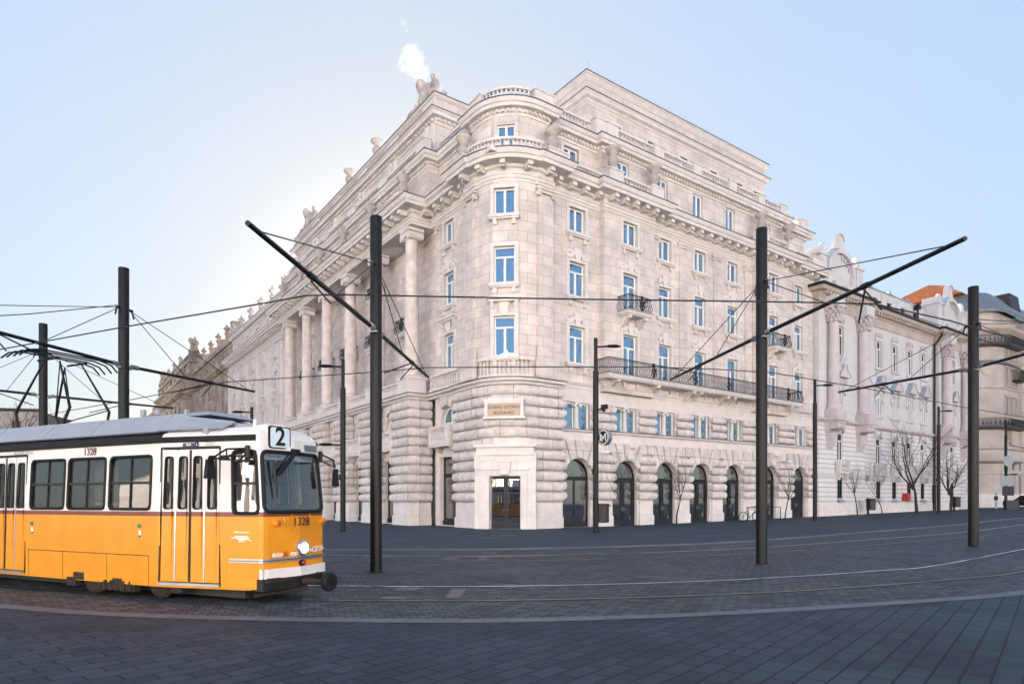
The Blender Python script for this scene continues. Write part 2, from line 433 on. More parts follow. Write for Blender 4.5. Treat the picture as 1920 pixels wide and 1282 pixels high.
sw = MB(); ks = resamp(kin, 90)
strip(sw, ks, [(x+(35 if x > 0 else x*.5), 190) for x, y in ks], .041, 14)
tag(sw.build('pavement', M['walk'], smooth=False), kind='structure')

def rail(path, label, group, m='rail'):
    P = path
    root = MB()
    n = norms(P)
    for o0, o1, z in ((-.042, .042, .012),):
        strip(root, offset(P, o0), offset(P, o1), z)
    o = root.build('rail', M[m])
    gr = MB(); strip(gr, offset(P, -.11), offset(P, .07), .007)
    gr.build('flangeway', M['groove'], o)
    tag(o, label, 'tram rail', group)
rail(near, 'dark bronze tram rail nearest the kerb stones', 'tram rails in the paving', 'bronze')
rail(near2, 'bright tram rail between the bronze rail and the pole feet', 'tram rails in the paving')
rail(far, 'tram rail just behind the feet of the black poles, nearer one of the far track', 'tram rails in the paving', 'bronze')
rail(far2, 'farthest tram rail, beside the building pavement', 'tram rails in the paving')

def slab(name, corners, m, label, cat, z=.010, group=None):
    q = MB(); q.face([Vector((p.x, p.y, zg(p.x)+z)) for p in [gp(*c) for c in corners]][::-1])
    return tag(q.build(name, m, smooth=False), label, cat, group)
slab('concrete_patch', [(834, 1121.5), (862, 1121.5), (874, 1103.5), (848, 1103.5)], M['patch'], 'narrow slanting concrete slab across the near track', 'paving slab')
slab('concrete_patch', [(708, 1123), (760, 1124), (765, 1119), (722, 1118.5)], M['patch'], 'flat concrete slab beside the near bronze rail', 'paving slab')
slab('concrete_patch', [(737, 1107), (780, 1107.5), (790, 1102.5), (748, 1102)], M['patch'], 'flat concrete slab beside the bright near rail', 'paving slab')
slab('concrete_patch', [(893, 1050.5), (911, 1050.5), (918, 1043.3), (903, 1043.3)], M['patch'], 'narrow slanting concrete slab across the far track', 'paving slab')
slab('concrete_patch', [(829, 1049.5), (853, 1049.8), (861, 1044), (834, 1043.8)], M['patch'], 'pale concrete slab in the far track left of the slanting slab', 'paving slab')
dr = MB()
for k in range(7):
    dr.face([Vector((p.x, p.y, zg(p.x)+.012)) for p in [gp(929+k*3.3, 1039.2), gp(931.3+k*3.3, 1039.2), gp(932.2+k*3.3, 1035.4), gp(930+k*3.3, 1035.4)]][::-1])
tag(dr.build('drain_grate', M['groove'], smooth=False), 'slotted iron drain grate in the setts by the far track', 'drain')
# cast lettering plate: raised pattern of the small slanting slab
# ---------------------------------------------------------------- tram poles, booms, wires
def rod(mb, a, b, r, n=8): mb.tube([a, b], r, n)
def pole(x, ybase, ytop, wpx, Y, label, arms, zb=None):
    p = gp(x, ybase) if Y is None else Vector(((x-960)/FPX*Y, Y, zg((x-960)/FPX*Y)))
    top = EYE+(HOR-ytop)/FPX*p.y; r = wpx/FPX*p.y/2/math.hypot(1, (x-960)/FPX)*1.02
    o = empty('tram_pole', p)
    tag(o, label, 'tram pole', 'round black poles carrying the tram wires')
    m = MB(); H = top-p.z
    m.lathe([(r*1.0, -.04), (r, H-.02), (r*.96, H), (r*.3, H-.005)], n=28)
    m.build('mast', M['pole'], o)
    b = MB(); b.lathe([(r+.06, -.03), (r+.06, .012), (r+.02, .02)], n=28); b.build('base_collar', M['iron'], o)
    za, tips, zt = arms
    za = EYE+(HOR-za)/FPX*p.y-p.z
    for tx, ty in tips:
        Yt = (za+p.z-EYE)*FPX/(HOR-ty); T = Vector(((tx-960)/FPX*Yt, Yt, za+p.z))-p
        S = Vector((0, 0, za)); d = (T-S).normalized(); Ln = (T-S).length
        a = MB(); a.tube([S+d*(r+.3), T], [.052, .042], 12)
        bo = a.build('boom', M['iron'], o)
        f = MB(); f.tube([S+d*(r-.02), S+d*(r+.34)], .03, 8)
        for q in (.1, .16, .22, .28): f.tube([S+d*(r+q), S+d*(r+q+.03)], .075, 12)
        f.box(-.09+d.x*r, .09+d.x*r, -.09+d.y*r, .09+d.y*r, za-.1, za-.06); f.build('insulator', M['steel'], bo)
        G1 = S+Vector((0, 0, zt))+d*(r+.02)
        c = MB(); c.tube([G1, S+d*(Ln*.93)+Vector((0, 0, .04))], .012, 6)
        c.tube([G1, S+d*(Ln*.42)+Vector((0, 0, .04))], .012, 6)
        c.tube([G1-d*.05, G1+d*.12], .04, 6); c.tube([G1+d*.1-Vector((0, 0, .02)), G1+d*.16-Vector((0, 0, .25))], .026, 6)
        c.build('stay_cable', M['wire'], o)
        h = MB(); s1 = S+d*(Ln*.62); e1 = S+d*(Ln*.63)+Vector((.55, 0, -.48)); 
        sg = 1 if d.y < 0 else -1
        h.tube([s1, s1+Vector((.0, 0, -.10)), s1+Vector((sg*.35, 0, -.5))], .018, 6); h.tube([s1+d*.02, s1-d*1.0+Vector((sg*.55, 0, -.5))], .02, 6)
        h.tube([s1-d*.1, s1+d*.1], .065, 10)
        h.build('registration_arm', M['iron'], o)
    return o
pole(705, 1072, 407, 22, None, 'black tram pole standing just right of the yellow tram nose', (619, [(464, 418), (803, 707)], 1.55))
pole(1428, 1057, 429, 21.5, None, 'black tram pole in front of the row of arched doors', (628, [(1810, 447), (1258, 711)], 1.4))
pole(1825, 1024, 538, 21, None, 'black tram pole in front of the gap between the white house and the cream house', (690, [(1572, 735), (2160, 600)], 1.5))
pole(232, 0, 503, 21, 20.0, 'tall black tram pole rising behind the middle of the tram roof', (685, [(-240, 560), (477, 734)], 1.75))
pole(81, 0, 607, 17, 26.4, 'black tram pole behind the pantograph at the back of the tram', (741, [(-90, 722), (325, 765)], 1.75))

def wire(pts, z, r, name, label, cat, ends=()):
    P = list(ends[:1])
    P = [at(x, y, (z-EYE)*FPX/(HOR-y)) for x, y in pts]
    m = MB(); m.tube(P, r, 6); return tag(m.build(name, M['wire']), label, cat, 'overhead tram wires')
wire([(-420, 758), (-120, 680), (0, 655), (232, 613), (480, 571), (575, 554), (640, 552.5), (1060, 560.5), (1500, 566.5), (1640, 570), (1780, 601), (1920, 641), (2100, 705)], 5.35, .014, 'contact_wire', 'upper black contact wire crossing the facade below its third row of windows', 'tram wire')
wire([(60, 782), (240, 750), (425, 716), (700, 697.5), (800, 689), (1060, 687.5), (1230, 688), (1340, 692), (1450, 699), (1640, 731), (1800, 762), (1920, 782), (2000, 794)], 5.75, .016, 'contact_wire', 'lower black contact wire crossing the facade at the height of the long balcony', 'tram wire')
def cable(a, b, r, label):
    m = MB(); m.tube([a, (a+b)/2-Vector((0, 0, .06)), b], r, 6); tag(m.build('span_wire', M['wire']), label, 'wire', 'overhead tram wires')
cable(at(220, 572, 20), at(-200, 603, 13), .014, 'thin wire running left from the top of the pole behind the tram')
cable(at(1835, 599, 24), at(2000, 602, 24), .016, 'thin wire running right from the top of the pole by the white house')
cable(at(2000, 688, 24), at(1652, 571, 29), .016, 'thin wire slanting down across the eaves of the white house')

# ---------------------------------------------------------------- street lamps
def lamp(x, yb, yt, side, label, Y=None, low=False, cam_=False, arm=1.35):
    if Y: p = Vector(((x-960)/FPX*Y, Y, 0)); p.z = zg(p.x)+.045
    else: p = gp(x, yb); p.z += .045
    H = EYE+(HOR-yt)/FPX*p.y-p.z
    o = empty('street_lamp', p); tag(o, label, 'street lamp', 'slim black street lamps on the pavement')
    m = MB(); m.lathe([(.15, 0), (.15, H*.83), (.10, H*.835), (.10, H)], n=14); m.build('mast', M['pole'], o)
    def head(z, s, L):
        a = MB(); a.tube([(0, 0, z), (s*L*.45, 0, z+.03)], .05, 8); ar = a.build('arm', M['iron'], o)
        h = MB(); h.tube([(s*L*.4, 0, z+.03), (s*L*.5, 0, z+.05), (s*L*.8, 0, z+.06), (s*L, 0, z+.02)], [.06, .17, .2, .05], 12)
        h.deform(lambda v: (v.x, v.y, z+.03+(v.z-z-.03)*.45)); h.build('lamp_head', M['iron'], ar)
    head(H*.955, side, arm)
    if low: head(low, side, arm)
    bx = MB(); bx.box(-.2, -.14, -.1, .1, H*.30, H*.30+.3) ; bx.tube([(0, 0, H*.3+.1), (0, 0, H*.3+.18)], .17, 12); bx.build('junction_box', M['iron'], o)
    return o, H
lamp(643, 998, 673, -1, 'black street lamp with two heads right of the tram nose', low=4.75)
LB, LH = lamp(1117, 1000, 634, 1, 'black street lamp with a round white sign and a camera beside the first arched window')
lamp(1528, 975, 711, 1, 'black street lamp standing where the big building meets the white house', Y=47.5)
lamp(1760, 965, 762, 1, 'black street lamp in front of the right wing of the white house', Y=60.5)
LC, _ = lamp(1886, 955, 787, 1, 'black street lamp with grey signs in front of the cream corner house', Y=73, low=3.9)
lamp(472, 900, 763, -1, 'black street lamp showing over the tram roof before the long facade', Y=44)

# round sign and camera on the second lamp: separate things hung on it
sg = empty('round_sign', LB.location+Vector((.48, -.05, EYE+(940-820)/FPX*LB.location.y-.045)), R(-52))
tag(sg, 'round sign with a white M mark on a black disc, hung on the lamp post', 'sign')
q = MB(); q.lathe([(.0, -.14), (.40, -.14), (.42, -.12), (.42, .12), (.40, .14), (.0, .14)], n=36, axis='y'); q.build('housing', M['steel'], sg)
q = MB(); q.lathe([(.38, -.146), (.38, -.142)], n=36, axis='y'); q.build('white_ring', M['signwhite'], sg)
q = MB(); q.lathe([(.33, -.152), (.33, -.147)], n=36, axis='y'); fc = q.build('black_disc', M['iron'], sg)
q = MB()
for pts in ([(-.22, -.2), (-.15, -.2), (-.15, .2), (-.22, .2)], [(.15, -.2), (.22, -.2), (.22, .2), (.15, .2)], [(-.15, .2), (-.15, .08), (0, -.14), (0, -.02)], [(.15, .2), (.15, .08), (0, -.14), (0, -.02)], [(-.15, .0), (-.15, -.09), (-.04, -.25), (-.01, -.2)]):
    q.prism(pts, lambda u, v, d: (u, -.152-d, v), 0, .01)
q.build('emblem', M['signwhite'], fc, smooth=False)
q = MB(); q.box(-.5, -.38, -.03, .03, .1, .14); q.box(-.5, -.38, -.03, .03, -.14, -.1); q.build('bracket', M['iron'], sg)
cm = empty('surveillance_camera', LB.location+Vector((.3, -.1, EYE+(940-768)/FPX*LB.location.y-.045)), R(-30))
tag(cm, 'black surveillance camera on the lamp post above the round sign', 'camera')
q = MB(); q.box(-.3, .12, -.05, .05, -.03, .04); q.build('bracket', M['iron'], cm)
q = MB(); q.box(-.02, .35, -.12, .12, .02, .24, .03); q.lathe([(.08, 0), (.1, .1), (.03, .14)], (.12, 0, -.12), 10); q.build('body', M['iron'], cm)
sb = empty('traffic_sign', LC.location+Vector((0, -.22, 1.55))); tag(sb, 'grey backs of two road signs strapped to the rightmost lamp post', 'road sign')
q = MB(); q.box(-.75, .75, -.02, .01, 1.1, 2.2); q.build('panel', M['signgrey'], sb)
q = MB(); q.lathe([(.62, -.02), (.62, .01)], (.1, 0, 3.9), 24, 'y'); q.build('round_panel', M['signgrey'], sb)
q = MB(); q.box(-.04, .04, .0, .1, 1.0, 4.0); q.build('bracket', M['iron'], sb)
bs = empty('notice_board', LC.location+Vector((.05, -.24, 0))); tag(bs, 'black box fixed to the rightmost lamp post below its grey sign', 'box')
q = MB(); q.box(-.62, .62, -.05, .03, 1.55, 2.6); q.build('panel', M['iron'], bs)
q = MB(); q.box(-.5, .5, .0, .06, 1.7, 2.45); q.build('frame', M['dark'], bs)
cb = MB(); cb.box(.15, 1.5, -.3, .3, 0, .95, .02); cb.box(.13, 1.52, -.32, .32, .95, 1.02)
o = cb.build('control_cabinet', M['dark']); o.location = LC.location+Vector((0, .3, 0)); tag(o, 'low dark control cabinet at the foot of the rightmost lamp post', 'cabinet')

for x0, y0, x1, y1, lab in ((778, 1026, 797, 1028.5, 'faded yellow paint mark on the pavement between the near pole and the corner door'), (906, 1009, 925, 1011, 'faded pale paint mark on the pavement left of the corner door'), (935, 1004, 968, 1007, 'worn pale streak on the pavement right before the corner door')):
    q = MB(); n = 7
    for k in range(n):
        if random.random() < .8:
            xa = x0+(x1-x0)*k/n; ya = y0+(y1-y0)*random.random()*.4
            q.face([Vector((p.x, p.y, zg(p.x)+.0475)) for p in [gp(xa, ya+1.1), gp(xa+(x1-x0)/n*.8, ya+1.3), gp(xa+(x1-x0)/n*.85, ya+.2), gp(xa+1, ya)]][::-1])
    tag(q.build('paint_mark', mat('worn_paint', (.22, .19, .13), .8), smooth=False), lab, 'paint mark')

# ---------------------------------------------------------------- the corner office building (local frame: x along the right front, y along the left front)
ANG = math.atan2(1212, 1686)
ORI = Vector((-.65, 37.67, 0))
def loc2w(a, b): 
    c, s = math.cos(ANG), math.sin(ANG); return ORI+Vector((a*c-b*s, a*s+b*c, 0))
BLD = empty('office_building', ORI, ANG)
tag(BLD, 'large pale pink stone office block with a rounded corner, rusticated base and columns', 'building')
def zloc(a, b): return zg(loc2w(a, b).x)+.03
def arc(cx, cy, r, n=12, t0=180, t1=270): return [(cx+r*math.cos(R(t0+(t1-t0)*k/n)), cy+r*math.sin(R(t0+(t1-t0)*k/n))) for k in range(n+1)]
def dens(path, st):
    out = [path[0]]
    for a, b in zip(path, path[1:]):
        n = max(1, int(math.hypot(b[0]-a[0], b[1]-a[1])/st))
        out += [(a[0]+(b[0]-a[0])*k/n, a[1]+(b[1]-a[1])*k/n) for k in range(1, n+1)]
    return out
def s_at(path, p):
    L = length(path); best = (1e9, 0)
    for i in range(len(path)-1):
        ax, ay = path[i]; dx, dy = path[i+1][0]-ax, path[i+1][1]-ay; l2 = dx*dx+dy*dy or 1
        t = max(0, min(1, ((p[0]-ax)*dx+(p[1]-ay)*dy)/l2))
        d = math.hypot(p[0]-ax-dx*t, p[1]-ay-dy*t)
        if d < best[0]: best = (d, L[i]+t*math.sqrt(l2))
    return best[1]

BAY = arc(2.62, 2.62, 2.5)
LFAR = 72.0; REND = 34.75
COLB = [10.6+5.72*i for i in range(6)]
LB0, LB1 = 9.3, 40.6                       # colonnade from .. to
RC = [6.4, 10.8, 14.8, 18.8, 22.8, 27.75, 32.3]
LW = [6.95]+[COLB[i]+2.86 for i in range(5)]
LX = [47.6, 52.9, 58.1, 63.3, 68.6]
LW2 = [43.0]
R1, R2, R3, R4 = 8.4, 13.25, 25.3, 30.0
UP = [(.6, LFAR), (.6, 41.2), (1.0, 41.2), (1.0, 8.85), (.6, 8.85), (.6, 3.9), (0, 3.9), (0, 2.75), (.12, 2.75)]+BAY[0:]+[(2.75, .12), (2.75, 0), (3.9, 0), (3.9, .6), (R1, .6), (R1, .15), (R2, .15), (R2, .6), (R3, .6), (R3, .15), (R4, .15), (R4, .6), (REND, .6), (REND, 14)]
UP = [p for i, p in enumerate(UP) if i == 0 or math.hypot(p[0]-UP[i-1][0], p[1]-UP[i-1][1]) > 1e-3]
ENT = [(.6, LFAR), (.6, 41.2), (-.95, 41.2), (-.95, 9.5), (.6, 9.5), (.6, 3.9), (0, 3.9), (0, 2.75)]+BAY+[(2.75, 0), (3.9, 0), (3.9, .6), (R1, .6), (R1, .15), (R2, .15), (R2, .6), (R3, .6), (R3, .15), (R4, .15), (R4, .6), (REND, .6), (REND, 14)]

# --- window kit: frame with panes, stone surround and sill as sub-parts; all share mesh data
KIT = {}
def win_mesh(w, h, trans, style, md, wf='white', gl='glass'):
    key = (round(w, 2), round(h, 2), trans, style, wf, gl)
    if key in KIT: return KIT[key]
    f = MB(); y0, y1 = .16, .26; t = .085 if gl == 'glass' else .05; mh = .065 if gl == 'glass' else .035; x = w/2
    f.box(-x, -x+t, y0, y1, 0, h); f.box(x-t, x, y0, y1, 0, h); f.box(-x+t, x-t, y0, y1, 0, t); f.box(-x+t, x-t, y0, y1, h-t, h)
    f.box(-mh, mh, y0-.015, y1, t, (h*.7 if trans else h-t))
    if trans: f.box(-x+t, x-t, y0-.01, y1, h*.7, h*.7+.1)
    fo = f.build('window', M[wf], smooth=False)
    g = MB(); g.box(-x+.02, x-.02, .225, .245, .02, h-.02); go = g.build('pane', M[gl], smooth=False)
    s = MB()
    e = .22
    if style != 'bare':
        for dd, ee in ((.07, e), (.10, e*.5)):
            o0 = ee
            s.box(-x-o0, -x, -dd, .02 if dd < .09 else -.068, -.02, h+o0); s.box(x, x+o0, -dd, .02 if dd < .09 else -.068, -.02, h+o0); s.box(-x, x, -dd, .02 if dd < .09 else -.068, h, h+o0)
        s.box(-x-.32, x+.32, -.30, .15, -.20, -.02); s.box(-x-.28, x+.28, -.22, 0, -.30, -.2)
        for k in (-1, 1): s.box(k*x*.9-.12, k*x*.9+.12, -.16, 0, -.62, -.3)
    if style == 'key':
        s.prism([(-.18, h-.02), (.18, h-.02), (.32, h+.85), (-.32, h+.85)], lambda u, v, d: (u, -.10-d, v), -.1, .06)
        for k in (-1, 1):
            s.box(k*(x-.05)-.3, k*(x-.05)+.3, -.13, 0, h+e, h+.42); s.box(k*(x-.25)-.2, k*(x-.25)+.2, -.14, 0, h+.42, h+.58)
    if style in ('hood', 'hood2'):
        s.box(-x-.38, x+.38, -.42, .0, h+.95, h+1.1); s.box(-x-.3, x+.3, -.3, 0, h+.82, h+.95)
        for k in (-1, 1): s.prism([(0, h+.2), (0, h+.82), (.26, h+.82), (.2, h+.5)], lambda u, v, d: (k*(x+.1)-.11+d, -u, v), 0, .22)
        s.prism([(-.2, h+.02), (.2, h+.02), (.34, h+.82), (-.34, h+.82)], lambda u, v, d: (u, -.08-d, v), -.05, .08)
        for k in (-1, 1): s.box(k*x-.2, k*x+.2, -.12, 0, h+.22, h+.4)
    so = s.build('surround', M[md], smooth=False) if s.f else None
    KIT[key] = (fo.data, go.data, so.data if so else None)
    for o in (fo, go, so):
        if o: bpy.data.objects.remove(o)
    return KIT[key]
def window(parent, x, y, z, rz, w, h, trans=True, style='plain', md='stone', wf='white', gl='glass', lab=None):
    a, b, c = win_mesh(w, h, trans, style, md, wf, gl)
    o = inst(a, 'window', parent, (x, y, z), rz)
    inst(b, 'pane', o, (0, 0, 0), 0)
    if c: inst(c, 'surround', o, (0, 0, 0), 0)
    if lab: o['label'] = lab
    return o

F4, F4H, F3, F3H, F2, F2H = 19.05, 1.6, 14.95, 2.2, 10.65, 2.35
holes = []; WINS = []
def hole(path, p, w, z, h, *k): s = s_at(path, p); return (s-w/2, s+w/2, z, z+h)+k
WW = 1.38
for i, a in enumerate(RC):
    b = .15 if i in (1, 5) else .6
    door = i in (1, 2, 3, 4, 5)
    WINS.append((a, b, 0, F4, F4H, False, 'plain', WW)); WINS.append((a, b, 0, F3 if i not in (1, 5) else F3-.5, F3H+(.5 if i in (1, 5) else 0), True, 'key', WW))
    WINS.append((a, b, 0, F2-(.6 if door else 0), F2H+(.6 if door else 0), True, 'key', WW))
for b in [LW[0]]+LX+LW2:
    WINS += [(.6, b, -90, F4, F4H, False, 'plain', WW), (.6, b, -90, F3, F3H, True, 'key', WW), (.6, b, -90, F2, F2H, True, 'hood', WW)]
for b in LW[1:]:
    WINS += [(1.0, b, -90, F4, F4H, False, 'plain', WW), (1.0, b, -90, F3-.45, F3H+.45, True, 'key', WW), (1.0, b, -90, F2-.4, F2H+.4, True, 'key', WW)]
ap = (2.62-2.5*math.sqrt(.5), 2.62-2.5*math.sqrt(.5))
bw_ = 1.28
WINS += [(ap[0], ap[1], -45, F4-.12, F4H, False, 'plain', bw_), (ap[0], ap[1], -45, F3-.12, F3H, True, 'plain', bw_), (ap[0], ap[1], -45, F2-.2, F2H+.05, True, 'hood2', bw_)]
# flatten the middle facets of the bay so that the windows sit flush
def flat(path):
    out = []
    L = length(path); sa = s_at(path, ap); done = False
    for p, l in zip(path, L):
        if abs(l-sa) < .8: 
            if not done:
                d = .72; c45 = math.sqrt(.5); q = ap[0]-0.0
                out += [(q-d*c45, ap[1]+d*c45), (q+d*c45, ap[1]-d*c45)]; done = True
        else: out.append(p)
    return out
UPF = flat(UP)
wl = MB()
wl.wall(UPF, 9.0, 21.0, [hole(UPF, (a, b), w_, z, h) for a, b, rz, z, h, tr, st, w_ in WINS], .30)
wl.build('upper_wall', M['ashlar'], BLD, smooth=True, sharp=25)
for a, b, rz, z, h, tr, st, w_ in WINS: window(BLD, a, b, z, R(rz), w_, h, tr, st)

# --- entablature, modillions, cornice
def moulding(name, path, prof, m='stone', zf=None, jit=0, more=None):
    q = MB(); q.sweep(path, prof, zf=zf, jit=jit)
    if more: more(q); q.m = Matrix()
    return q.build(name, M[m], BLD)
def along(path, step, off=0):
    L = length(path); n = norms(path); out = []
    for i in range(len(path)-1):
        l = L[i+1]-L[i]
        if l < step*.6:
            continue
        k = max(1, round(l/step)); dx, dy = (path[i+1][0]-path[i][0])/l, (path[i+1][1]-path[i][1])/l
        for j in range(k): out.append((path[i][0]+dx*l*(j+.5)/k, path[i][1]+dy*l*(j+.5)/k, math.atan2(dx, -dy)+math.pi, dy, -dx))
    return out
def bayspots(path_r, n):
    return [(2.62+path_r*math.cos(R(t)), 2.62+path_r*math.sin(R(t)), 0, math.cos(R(t)), math.sin(R(t))) for t in [180+90*(k+.5)/n for k in range(n)]]
def modill(q):
    for x, y, _, nx, ny in along(ENT, 1.05)+bayspots(2.5, 3):
        q.m = Matrix(((-ny, nx, 0, x), (nx, ny, 0, y), (0, 0, 1, 0), (0, 0, 0, 1)))
        q.box(-.16, .16, .16, .78, 21.66, 21.9); q.box(-.13, .13, .16, .6, 21.56, 21.66)
moulding('entablature', ENT, [(-.3, 20.95), (.05, 20.95), (.05, 21.12), (.11, 21.12), (.11, 21.3), (.17, 21.34), (.06, 21.38), (.06, 21.68), (.2, 21.76), (.22, 21.9), (.90, 21.92), (.92, 22.12), (1.0, 22.16), (1.12, 22.40), (1.12, 22.46), (-.6, 22.5)], more=modill)
sf = MB(); sf.box(-.9, 1.0, 9.55, 41.1, 20.97, 21.3); sf.build('colonnade_soffit', M['stone'], BLD, smooth=False)
for i in range(5):
    for k in (0, 1): cf = MB(); cf.box(-.55, .75, COLB[i]+.75+k*2.2, COLB[i]+.75+k*2.2+1.9, 20.90, 20.965, .12); cf.build('soffit_coffer', M['stone'], BLD, smooth=False)

# --- pilasters with scroll capitals
def volutes(q, x, y, nx, ny, w, z, r=.2, d=.3):
    tx, ty = -ny, nx
    for k in (-1, 1):
        c = Vector((x+tx*k*w/2, y+ty*k*w/2, z)); n_ = Vector((nx, ny, 0))
        q.tube([c-n_*.05, c+n_*d], [r, r], 14); q.tube([c+n_*d, c+n_*(d+.05)], [r*.55, r*.45], 12)
    q.m = Matrix(((tx, nx, 0, x), (ty, ny, 0, y), (0, 0, 1, z), (0, 0, 0, 1)))
    q.box(-w/2, w/2, 0, d-.04, r*.1, r*.95); q.box(-w/2-r, w/2+r, 0, d+.03, r, r+.14); q.m = Matrix()
for x, y, nx, ny in ((0, 3.33, -1, 0), (3.33, 0, 0, -1)):
    pl = MB(); volutes(pl, x, y, nx, ny, 1.15, 20.45, .2, .18)
    pl.m = Matrix(((-ny, nx, 0, x), (nx, ny, 0, y), (0, 0, 1, 0), (0, 0, 0, 1)))
    pl.box(-.68, .68, 0, .16, 10.4, 10.9); pl.box(-.76, .76, 0, .3, 9.2, 10.4); pl.box(-.62, .62, 0, .09, 10.9, 11.2); pl.box(-.56, .56, 0, .03, 11.2, 20.2); pl.m = Matrix(); pl.build('pilaster', M['ashlar'], BLD, sharp=40)
for a in [13.7, 16.8, 20.8, 24.85]:
    pl = MB(); pl.m = Matrix.Translation((a, .6, 0)); pl.box(-.42, .42, -.13, 0, 9.46, 20.3); pl.m = Matrix(); volutes(pl, a, .6, 0, -1, .84, 20.42, .19, .16); pl.build('pilaster', M['ashlar'], BLD, sharp=40)
for b in [41.9, 44.9, 50.2, 55.5, 60.7, 66.0, 71.3]:
    pl = MB(); pl.box(.36, .6, b-.45, b+.45, 9.2, 20.2); volutes(pl, .6, b, -1, 0, .9, 20.42, .2, .3); pl.build('pilaster', M['stone'], BLD, sharp=40)
pl = MB(); volutes(pl, .6, 8.3, -1, 0, .8, 20.42, .2, .14); pl.box(.52, .6, 7.9, 8.7, 9.3, 20.2); pl.build('pilaster', M['ashlar'], BLD, sharp=40)

# --- the columns
for i, b in enumerate(COLB):
    c = MB(); z0, z1 = 10.75, 20.3; H = z1-z0; r0 = .53
    prof = [(.68, z0-.25), (.72, z0-.16), (.66, z0-.06), (.60, z0), (.63, z0+.08), (.57, z0+.16)]
    for k in range(9):
        t = k/8; prof.append((r0*(1-.17*t**1.6), z0+.2+(H-.3)*t))
    prof += [(.50, z1-.1), (.50, z1)]
    c.lathe(prof, (-.38, b, 0), 24)
    o = c.build('column', M['column'], BLD, sharp=50)
    cp = MB()
    for k in (-1, 1):
        cp.tube([(-.95, b+k*.52, z1+.16), (.2, b+k*.52, z1+.16)], .27, 16); cp.tube([(-1.0, b+k*.52, z1+.16), (-.95, b+k*.52, z1+.16)], .13, 12)
    cp.box(-.93, .18, b-.52, b+.52, z1+.1, z1+.42); cp.box(-1.0, .25, b-.68, b+.68, z1+.44, z1+.68)
    cp.build('capital', M['stone'], o, sharp=40)
    pd = MB(); pd.box(-1.13, .37, b-.78, b+.78, 9.2, 10.3); pd.box(-1.2, .45, b-.85, b+.85, 10.3, 10.5); pd.box(-1.18, .42, b-.83, b+.83, 9.2, 9.42)
    pd.build('pedestal', M['stone'], o, smooth=False)

# --- balustrades
BP = [(.055, 0), (.09, .02), (.09, .06), (.05, .1), (.10, .28), (.085, .38), (.045, .55), (.06, .62), (.085, .66), (.085, .72)]
def balustrade(p0, p1, z, h, parent=BLD, step=.27, th=.26, m='stone', zf=None, curve=None, ends=False):
    q = MB(); P = curve or [p0, p1]
    off = th/2
    q.sweep(P, [(-off, z), (off, z), (off, z+.13), (-off, z+.13), (-off, z)])
    q.sweep(P, [(-off-.03, z+h-.15), (off+.03, z+h-.15), (off+.05, z+h-.07), (off+.03, z+h), (-off-.03, z+h), (-off-.03, z+h-.15)])
    L = length(P); n = max(2, int(L[-1]/step)); k = (h-.28)/.72
    for pt in resamp(P, 2*n+1)[1::2]:
        q.lathe([(r*.86, zz*k) for r, zz in BP], (pt[0], pt[1], z+.13), 6, caps=False)
    return q.build('balustrade', M[m], parent, sharp=45)
def block(name, x0, x1, y0, y1, z0, z1, cap=.1):
    q = MB(); q.box(x0, x1, y0, y1, z0, z1-cap); q.box(x0-.06, x1+.06, y0-.06, y1+.06, z1-cap, z1); return q.build(name, M['stone'], BLD, smooth=False)
# first-floor level
balustrade(None, None, 9.2, 1.15, curve=[(2.62+2.62*math.cos(R(180+90*k/14)), 2.62+2.62*math.sin(R(180+90*k/14))) for k in range(1, 14)])
balustrade((.0, 8.6), (.0, 4.55), 9.2, 1.1)
for i in range(5): balustrade((-.75, COLB[i+1]-.85), (-.75, COLB[i]+.85), 9.2, 1.15)
# --- attic storey, its cornice and roof balustrade
AB = arc(2.95, 2.95, 2.45)
ATT = [(1.1, LFAR), (1.1, 41.3), (.25, 41.3), (.25, 9.3), (1.2, 9.3), (1.2, 3.9), (.5, 3.9), (.5, 2.95)]+AB[1:-1]+[(2.95, .5), (3.9, .5), (3.9, 1.2), (8.8, 1.2), (8.8, .75), (30.1, .75), (30.1, 1.3), (REND-.2, 1.3), (REND-.2, 14)]
apA = (2.95-2.45*math.sqrt(.5),)*2
AW = [(6.4, 1.2, 0, 23.6, 1.25, 1.3)]+[(a, .75, 0, 23.3, 1.75, 1.15) for a in RC[1:6]]+[(32.3, 1.3, 0, 23.6, 1.2, 1.0), (1.2, 6.7, -90, 23.6, 1.2, 1.2), (apA[0], apA[1], -45, 23.2, 1.45, 1.1)]+[(.25, b, -90, 23.4, 1.4, 1.2) for b in LW[1:]]+[(1.1, b, -90, 23.5, 1.1, 1.2) for b in LX]
at_ = MB(); ap_save = ap; ap = apA; ATF = flat(ATT); ap = ap_save
at_.wall(ATF, 22.45, 25.5, [hole(ATF, (a, b), w_, z, h) for a, b, rz, z, h, w_ in AW], .25)
at_.build('attic_wall', M['ashlar'], BLD, sharp=25)
for a, b, rz, z, h, w_ in AW: window(BLD, a, b, z, R(rz), w_, h, False, 'plain' if z > 23.35 else 'bare')
def dent(path, step, x0, x1, za, zb, w_):
    def f(q):
        for x, y, _, nx, ny in along(path, step):
            q.m = Matrix(((-ny, nx, 0, x), (nx, ny, 0, y), (0, 0, 1, 0), (0, 0, 0, 1))); q.box(-w_, w_, x0, x1, za, zb)
    return f
moulding('attic_cornice', ATT, [(-.3, 25.15), (.06, 25.15), (.06, 25.3), (.14, 25.34), (.16, 25.5), (.5, 25.52), (.52, 25.7), (.6, 25.75), (.68, 25.95), (.68, 26.02), (-.6, 26.06)], more=dent(ATT[2:], .32, .1, .24, 25.34, 25.5, .09))
rf = MB()
